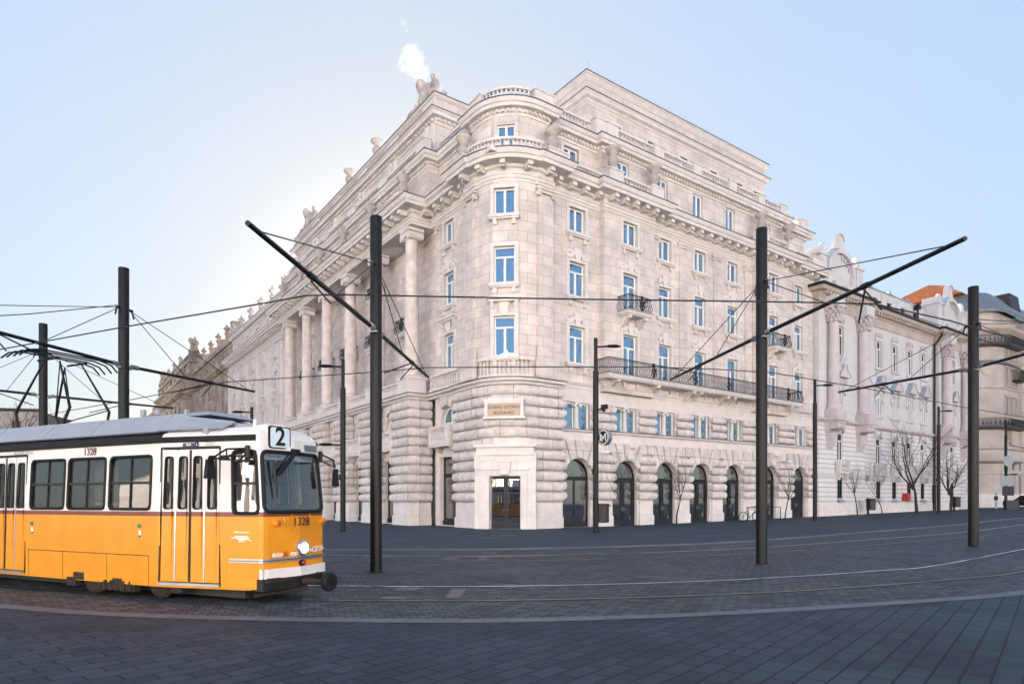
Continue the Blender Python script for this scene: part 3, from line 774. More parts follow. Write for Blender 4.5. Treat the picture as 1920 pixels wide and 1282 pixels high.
rf.box(1.2, REND-.3, 1.5, LFAR-.1, 25.6, 25.98); rf.box(-.5, REND-.1, .3, LFAR-.1, 22.2, 22.44)
rf.box(1.2, REND-.4, 1.6, LFAR, .1, 22.3)
rf.box(-1.0, 1.2, 9.5, 40.5, 8.85, 9.12); rf.box(.2, 1.4, 3.2, 41, 8.9, 9.1); rf.box(.8, 4, .8, 4, 8.9, 9.1)
rf.build('roof', M['stone'], BLD, smooth=False)
# parapets on the main cornice
balustrade(None, None, 22.46, .72, curve=[(2.62+3.2*math.cos(R(180+90*k/14)), 2.62+3.2*math.sin(R(180+90*k/14))) for k in range(14+1)], step=.24, th=.2)
balustrade((4.6, -.1), (8.0, -.1), 22.46, .6, step=.24, th=.2); 
block('parapet_block', 3.0, 4.5, -.75, .35, 22.46, 23.05); block('parapet_block', -.75, .35, 3.0, 4.5, 22.46, 23.05)
for a0, a1 in ((8.3, 9.5), (12.3, 13.5), (25.1, 26.2), (29.0, 30.1)): block('parapet_block', a0, a1, -.55, .2, 22.46, 23.5)
balustrade((9.5, -.2), (12.3, -.2), 22.46, .95, step=.26); balustrade((26.2, -.2), (29.0, -.2), 22.46, .95, step=.26); balustrade((30.3, .1), (33.4, .1), 22.46, .9, step=.26); block('parapet_block', 33.4, REND+.3, -.2, .5, 22.46, 23.4)
for bx_ in ((13.6, 25.0, .3, .74, 22.46, 22.7), (.3, 1.0, 4.6, 9.2, 22.46, 22.95), (.1, .9, 41.5, LFAR, 22.46, 23.1)): pp = MB(); pp.box(*bx_); pp.build('parapet', M['stone'], BLD, smooth=False)
for b in COLB+[COLB[0]+2.86+5.72*k for k in range(5)]: 
    if b in COLB: block('parapet_block', -1.6, -.5, b-.75, b+.75, 22.46, 23.15)
pp = MB(); pp.box(-1.3, -.9, 9.6, 40.9, 22.46, 22.85); pp.build('parapet', M['stone'], BLD, smooth=False)
# roof balustrade above the attic cornice
balustrade(None, None, 26.05, .95, curve=[(2.95+2.3*math.cos(R(180+90*k/14)), 2.95+2.3*math.sin(R(180+90*k/14))) for k in range(1, 14)], step=.26)
def rblocks(seq, fixed, axis):
    for c0, c1 in seq:
        if axis == 'x': block('roof_block', c0, c1, fixed-.28, fixed+.28, 26.05, 27.15)
        else: block('roof_block', fixed-.28, fixed+.28, c0, c1, 26.05, 27.15)
rblocks([(2.9, 4.3), (8.0, 8.9)], .75, 'x'); balustrade((4.3, 1.15), (8.0, 1.15), 26.05, 1.0)
XB = [(8.9, 10.0), (13.6, 14.6), (17.9, 18.9), (22.2, 23.2), (26.2, 27.0), (29.4, 30.3)]
rblocks(XB, .7, 'x')
for (p, q), (r_, s_) in zip(XB, XB[1:]): balustrade((q, .7), (r_, .7), 26.05, 1.0)
balustrade((30.4, 1.3), (33.6, 1.3), 26.05, 1.0); rblocks([(33.6, 34.7)], 1.3, 'x')
rblocks([(2.9, 4.2)], .75, 'y'); balustrade((1.15, 9.2), (1.15, 4.2), 26.05, .95)
YB = [9.2+6.4*k for k in range(6)]
for y in YB[:-1]: rblocks([(y, y+1.3)], .15, 'y'); balustrade((.15, y+6.4), (.15, y+1.3), 26.05, .9, step=.34)
# --- set-back top storey on the right, and the tall attic on the left
PH = [(11.55, 24), (11.55, 5.3), (REND-.3, 5.3), (REND-.3, 16)]
pw = MB(); PW = [(a, 5.3, 0, 29.9, 1.1, .95) for a in (14.6, 18.6, 22.6, 26.6, 30.4, 33.0)]
pw.wall(PH, 26.0, 33.7, [hole(PH, (a, b), w_, z, h) for a, b, rz, z, h, w_ in PW], .25)
pw.build('top_storey_wall', M['ashlar'], BLD)
for a, b, rz, z, h, w_ in PW: window(BLD, a, b, z, 0, w_, h, False, 'plain')
moulding('top_storey_cornice', PH, [(-.2, 31.95), (.06, 31.95), (.06, 32.1), (.3, 32.2), (.34, 32.42), (.44, 32.5), (.44, 32.58), (.0, 32.62)])
moulding('top_storey_coping', PH, [(-.2, 33.45), (.04, 33.45), (.2, 33.65), (.24, 33.77), (.32, 33.83), (.32, 33.99), (-.4, 34.03)])
q = MB(); q.box(11.7, REND-.4, 5.4, 24, 33.6, 33.95); q.build('top_storey_roof', M['zinc'], BLD, smooth=False)
for (a, b, h) in ((12.0, 5.6, 1.6), (22, 5.6, .9), (31, 5.8, 1.2)): q = MB(); q.tube([(a, b, 33.8), (a, b, 33.8+h)], [.022, .006], 5); q.build('lightning_rod', M['steel'], BLD)
TA = [(1.0, 41.3), (1.0, 10.0), (9.6, 10.0)]
TA = [(9.6, 41.0), (1.0, 41.0), (1.0, 9.6), (9.6, 9.6)]
tw = MB(); tw.wall(TA, 26.0, 30.6); tw.box(1.1, 9.5, 9.7, 40.9, 30.0, 30.62); tw.build('upper_attic_wall', M['ashlar'], BLD)
moulding('upper_attic_cornice', TA, [(-.2, 28.6), (.06, 28.6), (.06, 28.75), (.14, 28.8), (.16, 28.95), (.5, 28.98), (.54, 29.2), (.66, 29.3), (.66, 29.4), (-.2, 29.45)], more=dent(TA, .4, .1, .28, 28.78, 28.96, .11))
moulding('upper_attic_coping', TA, [(-.2, 30.45), (.05, 30.45), (.2, 30.55), (.24, 30.72), (-.3, 30.76)])
for b in [10.4+6.1*k for k in range(6)]:
    ta = MB(); ta.box(.8, 1.0, b-.75, b+.75, 26, 28.6); ta.box(.86, 1.0, b-.9, b+.9, 29.5, 30.45); tp_ = ta.build('attic_pier', M['stone'], BLD, smooth=False)
    q = MB()                                   # carved drop on the pier
    for k in range(5): q.sphere((.72, b+random.uniform(-.12, .12), 28.4-k*.33), (.16, .3-.035*k, .22), 8, 6)
    q.build('carved_drop', M['stone'], tp_)

# --- urns
U1 = [(.30, 0), (.30, .1), (.16, .16), (.14, .26), (.30, .42), (.38, .6), (.36, .78), (.24, .92), (.22, 1.06), (.44, 1.28), (.52, 1.4), (.50, 1.5), (.44, 1.54), (.22, 1.6), (.1, 1.66)]
um = MB(); um.lathe(U1, n=20, caps=False); uo = um.build('urn', M['darkcarving'], BLD, sharp=60); uo.location = (3.8, -.2, 23.05)
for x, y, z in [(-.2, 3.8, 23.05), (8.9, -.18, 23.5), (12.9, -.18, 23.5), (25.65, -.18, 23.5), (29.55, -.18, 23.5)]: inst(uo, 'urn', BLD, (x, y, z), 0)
U2 = U1[:-2]+[(.3, 1.6), (.2, 1.75), (.12, 1.82), (.16, 1.95), (.06, 2.05)]
um = MB(); um.lathe(U2, n=16, caps=False); lo = um.build('lidded_urn', M['darkcarving'], BLD, sharp=60); lo.location = (-1.05, COLB[0], 23.1)
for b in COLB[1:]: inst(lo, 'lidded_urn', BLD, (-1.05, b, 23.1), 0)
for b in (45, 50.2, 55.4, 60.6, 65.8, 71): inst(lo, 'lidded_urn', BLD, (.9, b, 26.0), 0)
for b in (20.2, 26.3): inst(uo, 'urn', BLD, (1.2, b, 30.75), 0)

# --- statue groups: fused bodies of seated figures round a draped bust
def statue(y0):
    q = MB()
    E = [((0, 0, .25), (.7, 2.2, .28)), ((0, 0, .95), (.55, .62, .95)), ((-.25, 0, 1.75), (.42, .42, .45)), ((-.45, .0, 1.95), (.30, .33, .36)), ((.1, 0, 1.6), (.5, .55, .5))]
    for s, hh in ((-1, 1.0), (1, .55)):        # two seated figures
        yy = s*1.05
        E += [((0, yy, .75*hh+.2), (.38, .34, .42)), ((-.02, yy+s*.12, 1.2*hh+.25), (.30, .36, .42)), ((-.08, yy-s*.02, 1.95*hh+.12), (.17, .18, .23)), ((-.05, yy, 1.7*hh+.1), (.1, .1, .18)),
              ((-.35, yy+s*.35, .72), (.22, .5, .2)), ((-.4, yy+s*.75, .4), (.16, .2, .42)), ((-.3, yy-s*.2, 1.15*hh+.2), (.13, .14, .4)), ((-.25, yy+s*.35, 1.1*hh+.2), (.13, .3, .14)), ((0, yy+s*.9, .35), (.3, .6, .22))]
    for c, r in E: q.sphere((c[0], c[1], c[2]), r, 12, 9)
    o = q.build('statue_group', M['darkcarving'], BLD)
    m = o.modifiers.new('fuse', 'REMESH'); m.mode = 'VOXEL'; m.voxel_size = .05
    sm = o.modifiers.new('soft', 'SMOOTH'); sm.iterations = 2
    bpy.context.view_layer.update()
    me = bpy.data.meshes.new_from_object(o.evaluated_get(bpy.context.evaluated_depsgraph_get())); o.modifiers.clear(); o.data = me
    me.shade_smooth()
    o.location = (1.7, y0, 30.6); o.scale = (1.15, 1.15, 1.15); return o
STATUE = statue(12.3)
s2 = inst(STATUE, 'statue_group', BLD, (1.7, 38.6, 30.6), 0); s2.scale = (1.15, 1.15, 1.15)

# --- ground storeys of the corner and the left front: pillow courses
CH = (8.8-1.66)/11
PIL = lambda z, d=.28, h=CH: [(-.02, z+.022), (d*.3, z+.024), (d*.72, z+.075), (d*.93, z+.16*h/.65), (d*1.02, z+.3*h/.65), (d*1.02, z+h-.3*h/.65), (d*.93, z+h-.16*h/.65), (d*.72, z+h-.075), (d*.3, z+h-.024), (-.02, z+h-.022)]
def pier(path, zs, name='rusticated_pier', zf=None, m='rock'):
    q = MB(); P = dens(path, .3)
    for i_, (z, h) in enumerate(zs): q.sweep(P, PIL(z, .28, h), zf=zf, jit=.022, row=i_+int(z))
    return q.build(name, M[m], BLD, sharp=60)
courses = [(1.66+CH*k, CH) for k in range(11)]
BASEC = arc(2.75, 2.75, 2.45)
# corner bay: five courses right round above the door, six beside it
bayp = [(.55, 5.25), (.25, 5.25), (.25, 2.75)]+BASEC[1:-1]+[(2.75, .3), (2.75, .25), (4.55, .25), (4.55, .55)]
bayp = [(.55, 5.25), (.25, 5.25), (.25, 3.1), (.32, 3.1)]+arc(2.82, 2.82, 2.5)[1:-1]+[(3.1, .32), (3.1, .25), (4.55, .25), (4.55, .55)]
pier(bayp, courses[6:], 'rusticated_corner')
lp = [(.55, 5.25), (.25, 5.25), (.25, 3.25)]; rp = [(3.25, .25), (4.55, .25), (4.55, .55)]
leftb = [(.55, 5.25), (.25, 5.25), (.25, 2.9), (.6, 2.55)]; rightb = [(2.55, .6), (2.9, .25), (4.55, .25), (4.55, .55)]
pier(leftb, courses[:6]); pier(rightb, courses[:6])
# plain core behind, with the door recess
core = MB()
BW = [(.6, 5.3), (.3, 5.3), (.3, 2.8)]+arc(2.8, 2.8, 2.5)[1:-1]+[(2.8, .3), (4.5, .3), (4.5, .7)]
apB = (2.8-2.5*math.sqrt(.5),)*2
ap = apB; BWF = flat(BW); ap = ap_save
core.wall(BWF, 0, 9.0, [hole(BWF, apB, 1.95, .05, 3.2)], .35)
core.wall([(.6, 8.9), (.6, 5.2)], 0, 9.0, [(.65, 3.05, .1, 4.75), (.75, 2.95, 6.4, 8.15, 'arch')], .4)
core.build('corner_wall', M['stone'], BLD)
PBP = lambda z0, z1, d: [(0, z0), (d, z0), (d, z1-.04), (d-.03, z1), (0, z1)]
for path in ([(.55, 5.3), (.2, 5.3), (.2, 2.9), (.95, 2.05)], [(2.05, .95), (2.9, .2), (4.65, .2), (4.65, .6)]):
    pb = MB(); pb.sweep(path, PBP(0, .72, .12)); pb.sweep(path, PBP(.72, 1.66, .06)); pb.build('pier_plinth', M['plinth'], BLD, smooth=False)
# door surround, lintel panel and name plaque on the corner
DS = empty('entrance', (apB[0], apB[1], 0), R(-45), BLD)
q = MB()
for k in (-1, 1): q.box(k*1.16-.19, k*1.16+.19, -.16, .1, 0, 3.3); q.box(k*1.6-.28, k*1.6+.28, -.06, .3, 0, 4.6)
q.box(-1.35, 1.35, -.16, .1, 3.25, 3.6); q.box(-1.45, 1.45, -.24, 0, 3.6, 3.7); q.box(-1.9, 1.9, -.1, .3, 3.7, 4.65)
q.box(-1.75, 1.75, -.16, .2, 4.62, 5.15); q.box(-1.9, 1.9, -.3, .2, 4.98, 5.12); q.box(-1.82, 1.82, -.2, .2, 4.5, 4.62)
q.prism([(-.24, 3.28), (.24, 3.28), (.42, 4.1), (-.42, 4.1)], lambda u, v, d: (u, -.1-d, v), -.1, .22, .1)
q.build('door_surround', M['plinth'], DS, smooth=False)
def dleaf(q, x0, x1, z0, z1, y=.2, t=.13, bot=.3):
    q.box(x0, x0+t, y, y+.08, z0, z1); q.box(x1-t, x1, y, y+.08, z0, z1); q.box(x0+t, x1-t, y, y+.08, z1-t, z1); q.box(x0+t, x1-t, y, y+.08, z0, z0+bot)
for k in (-1, 1):
    q = MB(); dleaf(q, min(0, k*.97)+.005, max(0, k*.97)-.005, .06, 3.2); dd = q.build('door', M['dark'], DS, smooth=False)
    q = MB(); q.box(min(.1*k, k*.85), max(.1*k, k*.85), .235, .25, .3, 3.1); q.build('pane', M['glassdark'], dd, smooth=False)
    q = MB(); q.tube([(k*.09, .2, 1.2), (k*.09, .12, 1.2), (k*.22, .12, 1.2)], .018, 6); q.build('handle', M['steel'], dd)
PQ = empty('name_plaque', (apB[0]-.30, apB[1]-.30, 6.66), R(-45), BLD)
q = MB(); q.box(-1.28, 1.28, -.06, .3, .0, .16); q.box(-1.18, 1.18, -.06, .3, .92, 1.06); q.box(-1.18, -1.0, -.06, .3, .16, .92); q.box(1.0, 1.18, -.06, .3, .16, .92); q.box(-1.24, 1.24, -.1, .3, 1.06, 1.16)
q.build('frame', M['plinth'], PQ, smooth=False)
q = MB(); q.box(-1.0, 1.0, .0, .2, .16, .92); q.build('panel', M['plaque'], PQ, smooth=False)
RX = Matrix.Rotation(R(90), 4, 'X')
text('SZABAD GYÖRGY', .25, M['engraved'], 'lettering', PQ, Vector((0, -.004, .69)), RX, .003, bold=.012)
text('IRODAHÁZ', .25, M['engraved'], 'lettering', PQ, Vector((0, -.004, .35)), RX, .003, bold=.012)

# left front base: big piers under the columns, shop windows and little balconies between
def shop(parent, x, y, rz, w, arch=True):
    o = empty('shop_window', (x, y, 0), rz, parent); q = MB(); h = w/2
    q.box(-h, -h+.13, .3, .4, .1, 4.75); q.box(h-.13, h, .3, .4, .1, 4.75); q.box(-h+.13, h-.13, .3, .4, 4.6, 4.75); q.box(-h+.13, h-.13, .28, .4, 3.35, 3.62); q.box(-h+.13, h-.13, .28, .4, .1, .55); q.box(-h, h, .22, .28, .03, .42)
    for k in (-1, 1): q.prism([(k*h, 4.75), (k*(h-.35), 4.75), (k*h, 4.4)], lambda u, v, d: (u, .3+d, v), 0, .08)
    q.build('frame', M['dark'], o, smooth=False)
    q = MB(); q.box(-h+.05, h-.05, .345, .36, .2, 4.7); q.build('pane', M['glassdark'], o, smooth=False)
    return o
def arched_window(parent, x, y, z, rz, w, h):
    o = empty('arched_window', (x, y, z), rz, parent); r = w/2; q = MB()
    A = [(-r, 0)]+[(-r*math.cos(math.pi*k/14), h-r+r*math.sin(math.pi*k/14)) for k in range(15)]+[(r, 0)]
    for (u0, v0), (u1, v1) in zip(A, A[1:]):
        k0 = (r-.1)/r; cy = h-r
        def inn(u, v): return (u*k0, v if v < cy else cy+(v-cy)*k0)
        a, b = inn(u0, v0), inn(u1, v1)
        q.face([(u0, .25, v0), (u1, .25, v1), (b[0], .25, b[1]), (a[0], .25, a[1])]); q.face([(a[0], .25, a[1]), (b[0], .25, b[1]), (b[0], .33, b[1]), (a[0], .33, a[1])])
    q.box(-r+.08, r-.08, .24, .33, h-r-.05, h-r+.05); q.box(-.06, .06, .23, .33, 0, h-r); q.box(-r+.08, r-.08, .24, .33, 0, .09); q.box(-.04, .04, .24, .33, h-r, h-.05)
    q.build('frame', M['white'], o, smooth=False)
    q = MB(); q.face([(u, .31, v) for u, v in A]); q.build('pane', M['glass'], o, smooth=False); return o
def small_balcony(x, y, rz, w):
    o = empty('stone_balcony', (x, y, 0), rz, BLD); q = MB(); h = w/2
    q.box(-h, h, -.75, .35, 5.35, 5.55); q.box(-h-.05, h+.05, -.8, .35, 5.55, 5.66)
    for k in (-1, 1): q.prism([(0, 4.95), (0, 5.35), (.65, 5.35), (.55, 5.15), (.2, 5.0)], lambda u, v, d: (k*(h-.3)-.13+d, -u+.3, v), 0, .26)
    q.build('slab', M['stone'], o, smooth=False)
    for k in (-1, 1):
        q = MB(); q.box(k*(h-.13)-.13, k*(h-.13)+.13, -.72, -.46, 5.66, 6.8); x0, x1 = sorted((k*(h-.04), k*(h-.22))); q.box(x0, x1, -.46, .3, 5.66, 6.75); q.build('side_wall', M['stone'], o, smooth=False)
    balustrade((-h+.26, -.6), (h-.26, -.6), 5.66, 1.1, o, .24, .2)
LWALL = -.55                                       # plane of the wall between the big piers
lw = MB(); P = [(LWALL, 41), (LWALL, 9.2)]
hs = []
for b in LW[1:]:
    s = 41-b; hs += [(s-1.35, s+1.35, .1, 4.75), (s-1.1, s+1.1, 6.3, 8.2, 'arch')]
lw.wall(P, 0, 9.0, hs, .4)
lw.build('arcade_wall', M['stone'], BLD)
for b in LW[1:]:
    shop(BLD, LWALL, b, R(-90), 2.7); arched_window(BLD, LWALL, b, 6.3, R(-90), 2.2, 1.9); small_balcony(LWALL-.1, b, R(-90), 2.9)
shop(BLD, .6, 7.05, R(-90), 2.4); arched_window(BLD, .6, 7.05, 6.4, R(-90), 2.2, 1.75); small_balcony(.45, 7.05, R(-90), 2.5)
for i, b in enumerate(COLB):
    hw = 1.42; 
    if i == 0: path = [(-.5, b+hw), (-1.05, b+hw), (-1.05, b-1.1), (.55, b-1.1)]
    elif i == 5: path = [(.55, b+hw), (-1.05, b+hw), (-1.05, b-hw), (-.5, b-hw)]
    else: path = [(-.5, b+hw), (-1.05, b+hw), (-1.05, b-hw), (-.5, b-hw)]
    pier(path, courses)
    pp1 = MB(); pp1.sweep(path, PBP(0, .72, .12)); pp1.sweep(path, PBP(.72, 1.66, .06)); pp1.sweep(path, [(0, 1.6), (0, 8.9)], caps=False); pp1.build('pier_plinth', M['plinth'], BLD, smooth=False)
# voussoirs of the upper arches on the left front
def vouss(fn, zs, r, ztop, xp, full=True, dep=.26):
    vs = MB()
    a = lambda t: (r*math.cos(R(t)), zs+r*math.sin(R(t)))
    for s in (-1, 1):
        m_ = lambda pts: [(s*u, v) for u, v in pts][::s]
        vs.prism(m_([a(80), a(56), (r*.95, ztop), (.42, ztop)]), fn, 0, dep, .05)
        if full: vs.prism(m_([a(54), a(28), (min(r*1.22, xp-.1), ztop-.68), (xp, ztop-.68), (xp, ztop), (r*1.02, ztop)]), fn, 0, dep, .05)
    vs.prism([a(99), a(81), (.38, ztop+.02), (-.38, ztop+.02)], fn, 0, dep+.08, .05)
    vs.build('arch_stones', M['rock'], BLD, sharp=30)
for b in LW[1:]: vouss(lambda u, v, d, b=b: (LWALL-d, b-u, v), 8.2-1.1, 1.12, 8.82, 1.4, False)
vouss(lambda u, v, d: (.6-d, 7.05-u, v), 7.05, 1.12, 8.82, 1.6, False)
# plain left wing beyond the colonnade
lx = MB(); P = [(.4, LFAR), (.4, 40.8)]
hs = []
for b in LX+LW2: s = LFAR-b; hs += [(s-1.1, s+1.1, .1, 4.5), (s-.8, s+.8, 6.0, 8.1)]
lx.wall(P, 0, 9.0, hs, .4); lx.build('wing_base_wall', M['rock'], BLD)
for b in LX+LW2: shop(BLD, .4, b, R(-90), 2.2); window(BLD, .4, b, 6.0, R(-90), 1.6, 2.1, False, 'bare')
# ledge over the base
LED = [(.3, LFAR), (.3, 41.0), (-1.15, 41.0), (-1.15, 9.35), (.25, 9.35), (.25, 5.3), (.15, 5.3), (.15, 2.9)]+arc(2.75, 2.75, 2.6)[1:-1]+[(2.9, .15), (4.6, .15), (4.6, .6)]
moulding('base_ledge', LED, [(-.6, 8.8), (.05, 8.8), (.08, 8.9), (.2, 8.98), (.28, 9.0), (.3, 9.18), (.26, 9.22), (-.9, 9.24)])

# --- right front base: arches, piers, mezzanine
zr = lambda x, y: zg(loc2w(x, y).x)+.03
rb = MB(); P = [(4.4, .6), (REND, .6)]
AWD = 2.36; hs = []
for a in RC: s = a-4.4; hs += [(s-AWD/2, s+AWD/2, .02, 4.45, 'arch'), (s-1.12, s+1.12, 6.36, 8.1)]
rb.wall(P, -.1, 9.4, hs, .34, zf=lambda x, y: zr(x, y)*.8); rb.build('right_base_wall', M['stone'], BLD)
zq = lambda x, y: zr(x, y)*.8
edges = [4.62]+[e for a in RC for e in (a-AWD/2-.22, a+AWD/2+.22)]+[REND-.02]
for k in range(8):
    x0, x1 = edges[2*k], edges[2*k+1]
    path = [(x0, .75), (x0, .52), (x1, .52), (x1, .75)]
    if k == 0: path = path[1:]
    pier(path, [(1.75+.62*j, .62) for j in range(5 if k else 5)], 'rusticated_pier', zq)
    rpl = MB(); rpl.sweep(path, PBP(-.1, .72, .12), zf=zq); rpl.sweep(path, PBP(.72, 1.75, .05), zf=zq); rpl.build('pier_plinth', M['plinth'], BLD, smooth=False)
    cx0 = 4.6 if k == 0 else RC[k-1]+1.42; cx1 = REND-.05 if k == 7 else RC[k]-1.42
    pier([(cx0, .75), (cx0, .52), (cx1, .52), (cx1, .75)], [(6.38+.58*j, .58) for j in range(3)], 'mezzanine_block', zq)
for i, a in enumerate(RC):
    dz = zq(a, .6)
    lo_ = (edges[2*i]+edges[2*i+1])/2; hi_ = (edges[2*i+2]+edges[2*i+3])/2
    vouss(lambda u, v, d, a=a, dz=dz: (a+u, .6-d, v+dz), 3.27, 1.21, 5.6, min(a-lo_, hi_-a)-.02)
    if i in (1, 5):
        q = MB(); q.m = Matrix.Translation((a, .3, dz)); q.prism([(0, 4.45), (0, 5.6), (.42, 5.6), (.45, 5.35), (.3, 5.1), (.22, 4.7), (.28, 4.45)], lambda u, v, d: (-.27+d, -u, v), 0, .54); q.tube([(-.3, -.3, 5.38), (.3, -.3, 5.38)], .2, 12); q.tube([(-.27, -.2, 4.58), (.27, -.2, 4.58)], .12, 10)
        q.build('scroll_keystone', M['stone'], BLD)
    D = empty('arched_door', (a, .6, dz), 0, BLD); q = MB(); r = AWD/2
    solid = i == 6
    A = [(-r, .04)]+[(-r*math.cos(math.pi*k/16), 3.27+r*math.sin(math.pi*k/16)) for k in range(17)]+[(r, .04)]
    for (u0, v0), (u1, v1) in zip(A, A[1:]):
        k0 = (r-.1)/r
        inn = lambda u, v: (u*k0, v if v < 3.27 else 3.27+(v-3.27)*k0)
        c, d = inn(u0, v0), inn(u1, v1)
        q.face([(u0, .24, v0), (u1, .24, v1), (d[0], .24, d[1]), (c[0], .24, c[1])]); q.face([(c[0], .24, c[1]), (d[0], .24, d[1]), (d[0], .32, d[1]), (c[0], .32, c[1])])
    q.box(-r+.09, r-.09, .22, .33, 3.06, 3.30)
    if i == 0: q.box(-r+.09, r-.09, .23, .33, .04, .34); q.box(-.05, .05, .24, .33, .34, 3.1)
    q.build('frame', M['dark'], D, smooth=False)
    q = MB(); q.face([(u, .30, v) for u, v in A]); q.build('pane', M['glassdark'], D, smooth=False)
    if i:
        for k in (-1, 1):
            q = MB(); x0, x1 = sorted((k*.008, k*(r-.1)))
            dleaf(q, x0, x1, .06, 3.1, .2, .14, .34)
            if solid:
                q.box(x0+.14, x1-.14, .225, .26, .4, 2.96)
                for z0, z1 in ((.5, 1.2), (1.35, 2.1), (2.25, 2.85)): q.box(x0+.2, x1-.2, .205, .23, z0, z1, .03)
            lf = q.build('door', M['dark'], D, smooth=False)
            q = MB(); q.tube([(k*.09, .2, 1.15), (k*.09, .13, 1.15), (k*.2, .13, 1.15)], .018, 6); q.box(k*.09-.025, k*.09+.025, .185, .2, 1.0, 1.3); q.build('handle', M['steel'], lf)
    # twin mezzanine window with a little column between
    mz = empty('mezzanine_window', (a, .6, 6.36+dz), 0, BLD); q = MB()
    for k in (-1, 1):
        x0, x1 = sorted((k*.16, k*1.1)); q.box(x0, x0+.08, .16, .25, 0, 1.72); q.box(x1-.08, x1, .16, .25, 0, 1.72); q.box(x0, x1, .16, .25, 0, .08); q.box(x0, x1, .16, .25, 1.64, 1.72)
    q.build('frame', M['white'], mz, smooth=False)
    q = MB(); q.box(-1.09, 1.09, .215, .235, .03, 1.7); q.build('pane', M['glass'], mz, smooth=False)
    q = MB(); q.lathe([(.2, 0), (.2, .1), (.16, .14), (.145, 1.4), (.16, 1.46)], (0, .06, 0), 12); q.box(-.2, .2, -.12, .2, 1.6, 1.74)
    for k in (-1, 1): q.tube([(k*.2, -.14, 1.52), (k*.2, .18, 1.52)], .1, 10)
    q.box(-1.26, -1.12, -.05, .1, -.02, 1.8); q.box(1.12, 1.26, -.05, .1, -.02, 1.8); q.box(-1.26, 1.26, -.05, .1, 1.74, 1.86)
    q.build('surround', M['stone'], mz, sharp=45)
RS = [(4.5, .6), (REND, .6)]
moulding('string_course', RS, [(-.1, 5.62), (.02, 5.62), (.02, 6.12), (.1, 6.16), (.22, 6.22), (.24, 6.34), (-.2, 6.38)], zf=zq)
moulding('upper_string_course', RS, [(-.1, 9.0), (.03, 9.0), (.06, 9.2), (.16, 9.3), (.2, 9.42), (-.1, 9.46)])

# --- dark metal flashings along the tops of the ledges
for path, d, z in ((ENT, 1.12, 22.43), (ATT, .68, 25.99), (PH, .44, 32.55), (PH, .32, 33.96), (TA, .66, 29.37), (TA, .24, 30.70), (LED, .30, 9.16)):
    q = MB(); q.sweep(path, [(d-.25, z+.062), (d+.03, z+.05), (d+.035, z-.02), (d+.003, z-.02)], caps=False); q.build('flashing', M['flash'], BLD, smooth=False)
q = MB(); q.sweep(RS, [(.0, 6.385), (.255, 6.365), (.26, 6.31), (.243, 6.31)], caps=False, zf=zq); q.build('flashing', M['flash'], BLD, smooth=False)
# --- iron balconies
def iron_rail(q, p, n, h, out=.16):
    """bellied bars along plan path p"""
    L = length(p); nr = norms(p); pts = resamp(p, n); 
    for z in (.06, h): q.tube([(x, y, z) for x, y in p], .028 if z < .5 else .04, 6)
    q.tube([(x, y, h-.12) for x, y in p], .014, 5)
def bars(q, a, b, h, step, nx, ny):
    L = math.hypot(b[0]-a[0], b[1]-a[1]); n = max(2, int(L/step))
    for k in range(n+1):
        t = k/n; x, y = a[0]+(b[0]-a[0])*t, a[1]+(b[1]-a[1])*t
        q.tube([(x+nx*o, y+ny*o, z) for o, z in ((0, .05), (.10, h*.2), (.12, h*.4), (-.02, h*.68), (.0, h))], .019, 4, caps=False)
def rosette(q, c, t, nrm, h):
    for (u, v, r) in ((-.13, .32, .12), (.13, .32, .12), (-.12, .60, .10), (.12, .60, .10), (0, .46, .15), (0, .82, .08)):
        P = [Vector(c)+Vector(t)*(u+r*math.cos(2*math.pi*k/10))+Vector((0, 0, (v+r*math.sin(2*math.pi*k/10))*h/1.0))+Vector(nrm)*.03 for k in range(10)]
        q.tube(P, .034, 5, close=True)
    q.sphere(tuple(Vector(c)+Vector((0, 0, .95*h))), (.14, .08, .12), 8, 6); q.sphere(tuple(Vector(c)+Vector((0, 0, .12*h))), (.1, .06, .1), 8, 6)
def iron_balcony(x, y, z, rz, w, dep, ros, brk, h=1.0, th=.22):
    o = empty('balcony', (x, y, z), rz, BLD); q = MB(); hw = w/2
    q.box(-hw, hw, -dep, .1, -th, -.06); q.box(-hw-.05, hw+.05, -dep-.05, .1, -.06, -.012); q.box(-hw+.1, hw-.1, -dep+.1, .1, -th-.08, -th)
    s = q.build('slab', M['stone'], o, smooth=False)
    q = MB(); q.box(-hw-.09, hw+.09, -dep-.09, .1, -.03, .015); q.build('flashing', M['zinc'], s, smooth=False)
    q = MB()
    for u in brk: q = MB(); q.prism([(0, -th-.75), (0, -th-.06), (dep*.85, -th-.06), (dep*.85, -th-.2), (dep*.5, -th-.3), (dep*.3, -th-.6)], lambda uu, v, d, u=u: (u-.14+d, -uu, v), 0, .28); q.tube([(u-.16, -dep*.75, -th-.18), (u+.16, -dep*.75, -th-.18)], .11, 10); q.build('bracket', M['stone'], o, sharp=40)
    q = MB(); e = hw-.05; f = dep-.04
    path = [(-e, 0), (-e, -f), (e, -f), (e, 0)]
    iron_rail(q, path, 10, h)
    bars(q, (-e, -f), (e, -f), h, .17, 0, -1); bars(q, (-e, 0), (-e, -f), h, .14, -1, 0); bars(q, (e, 0), (e, -f), h, .14, 1, 0)
    for u in ros: rosette(q, (u, -f-.04, .02), (1, 0, 0), (0, -1, 0), h)
    q.build('railing', M['iron'], o, sharp=50)
iron_balcony(19.5, .6, 10.08, 0, 22.9, 1.25, [-7.2, -2.8, 1.2, 5.1, 9.2][:5], [-10.3, -6.4, -2.55, -1.75, 1.5, 2.3, 5.9, 10.2])
iron_balcony(RC[1], .15, 14.42, 0, 2.3, .95, [0.2], [-.75, .75]); iron_balcony(RC[5], .15, 14.42, 0, 2.3, .95, [.2], [-.75, .75])
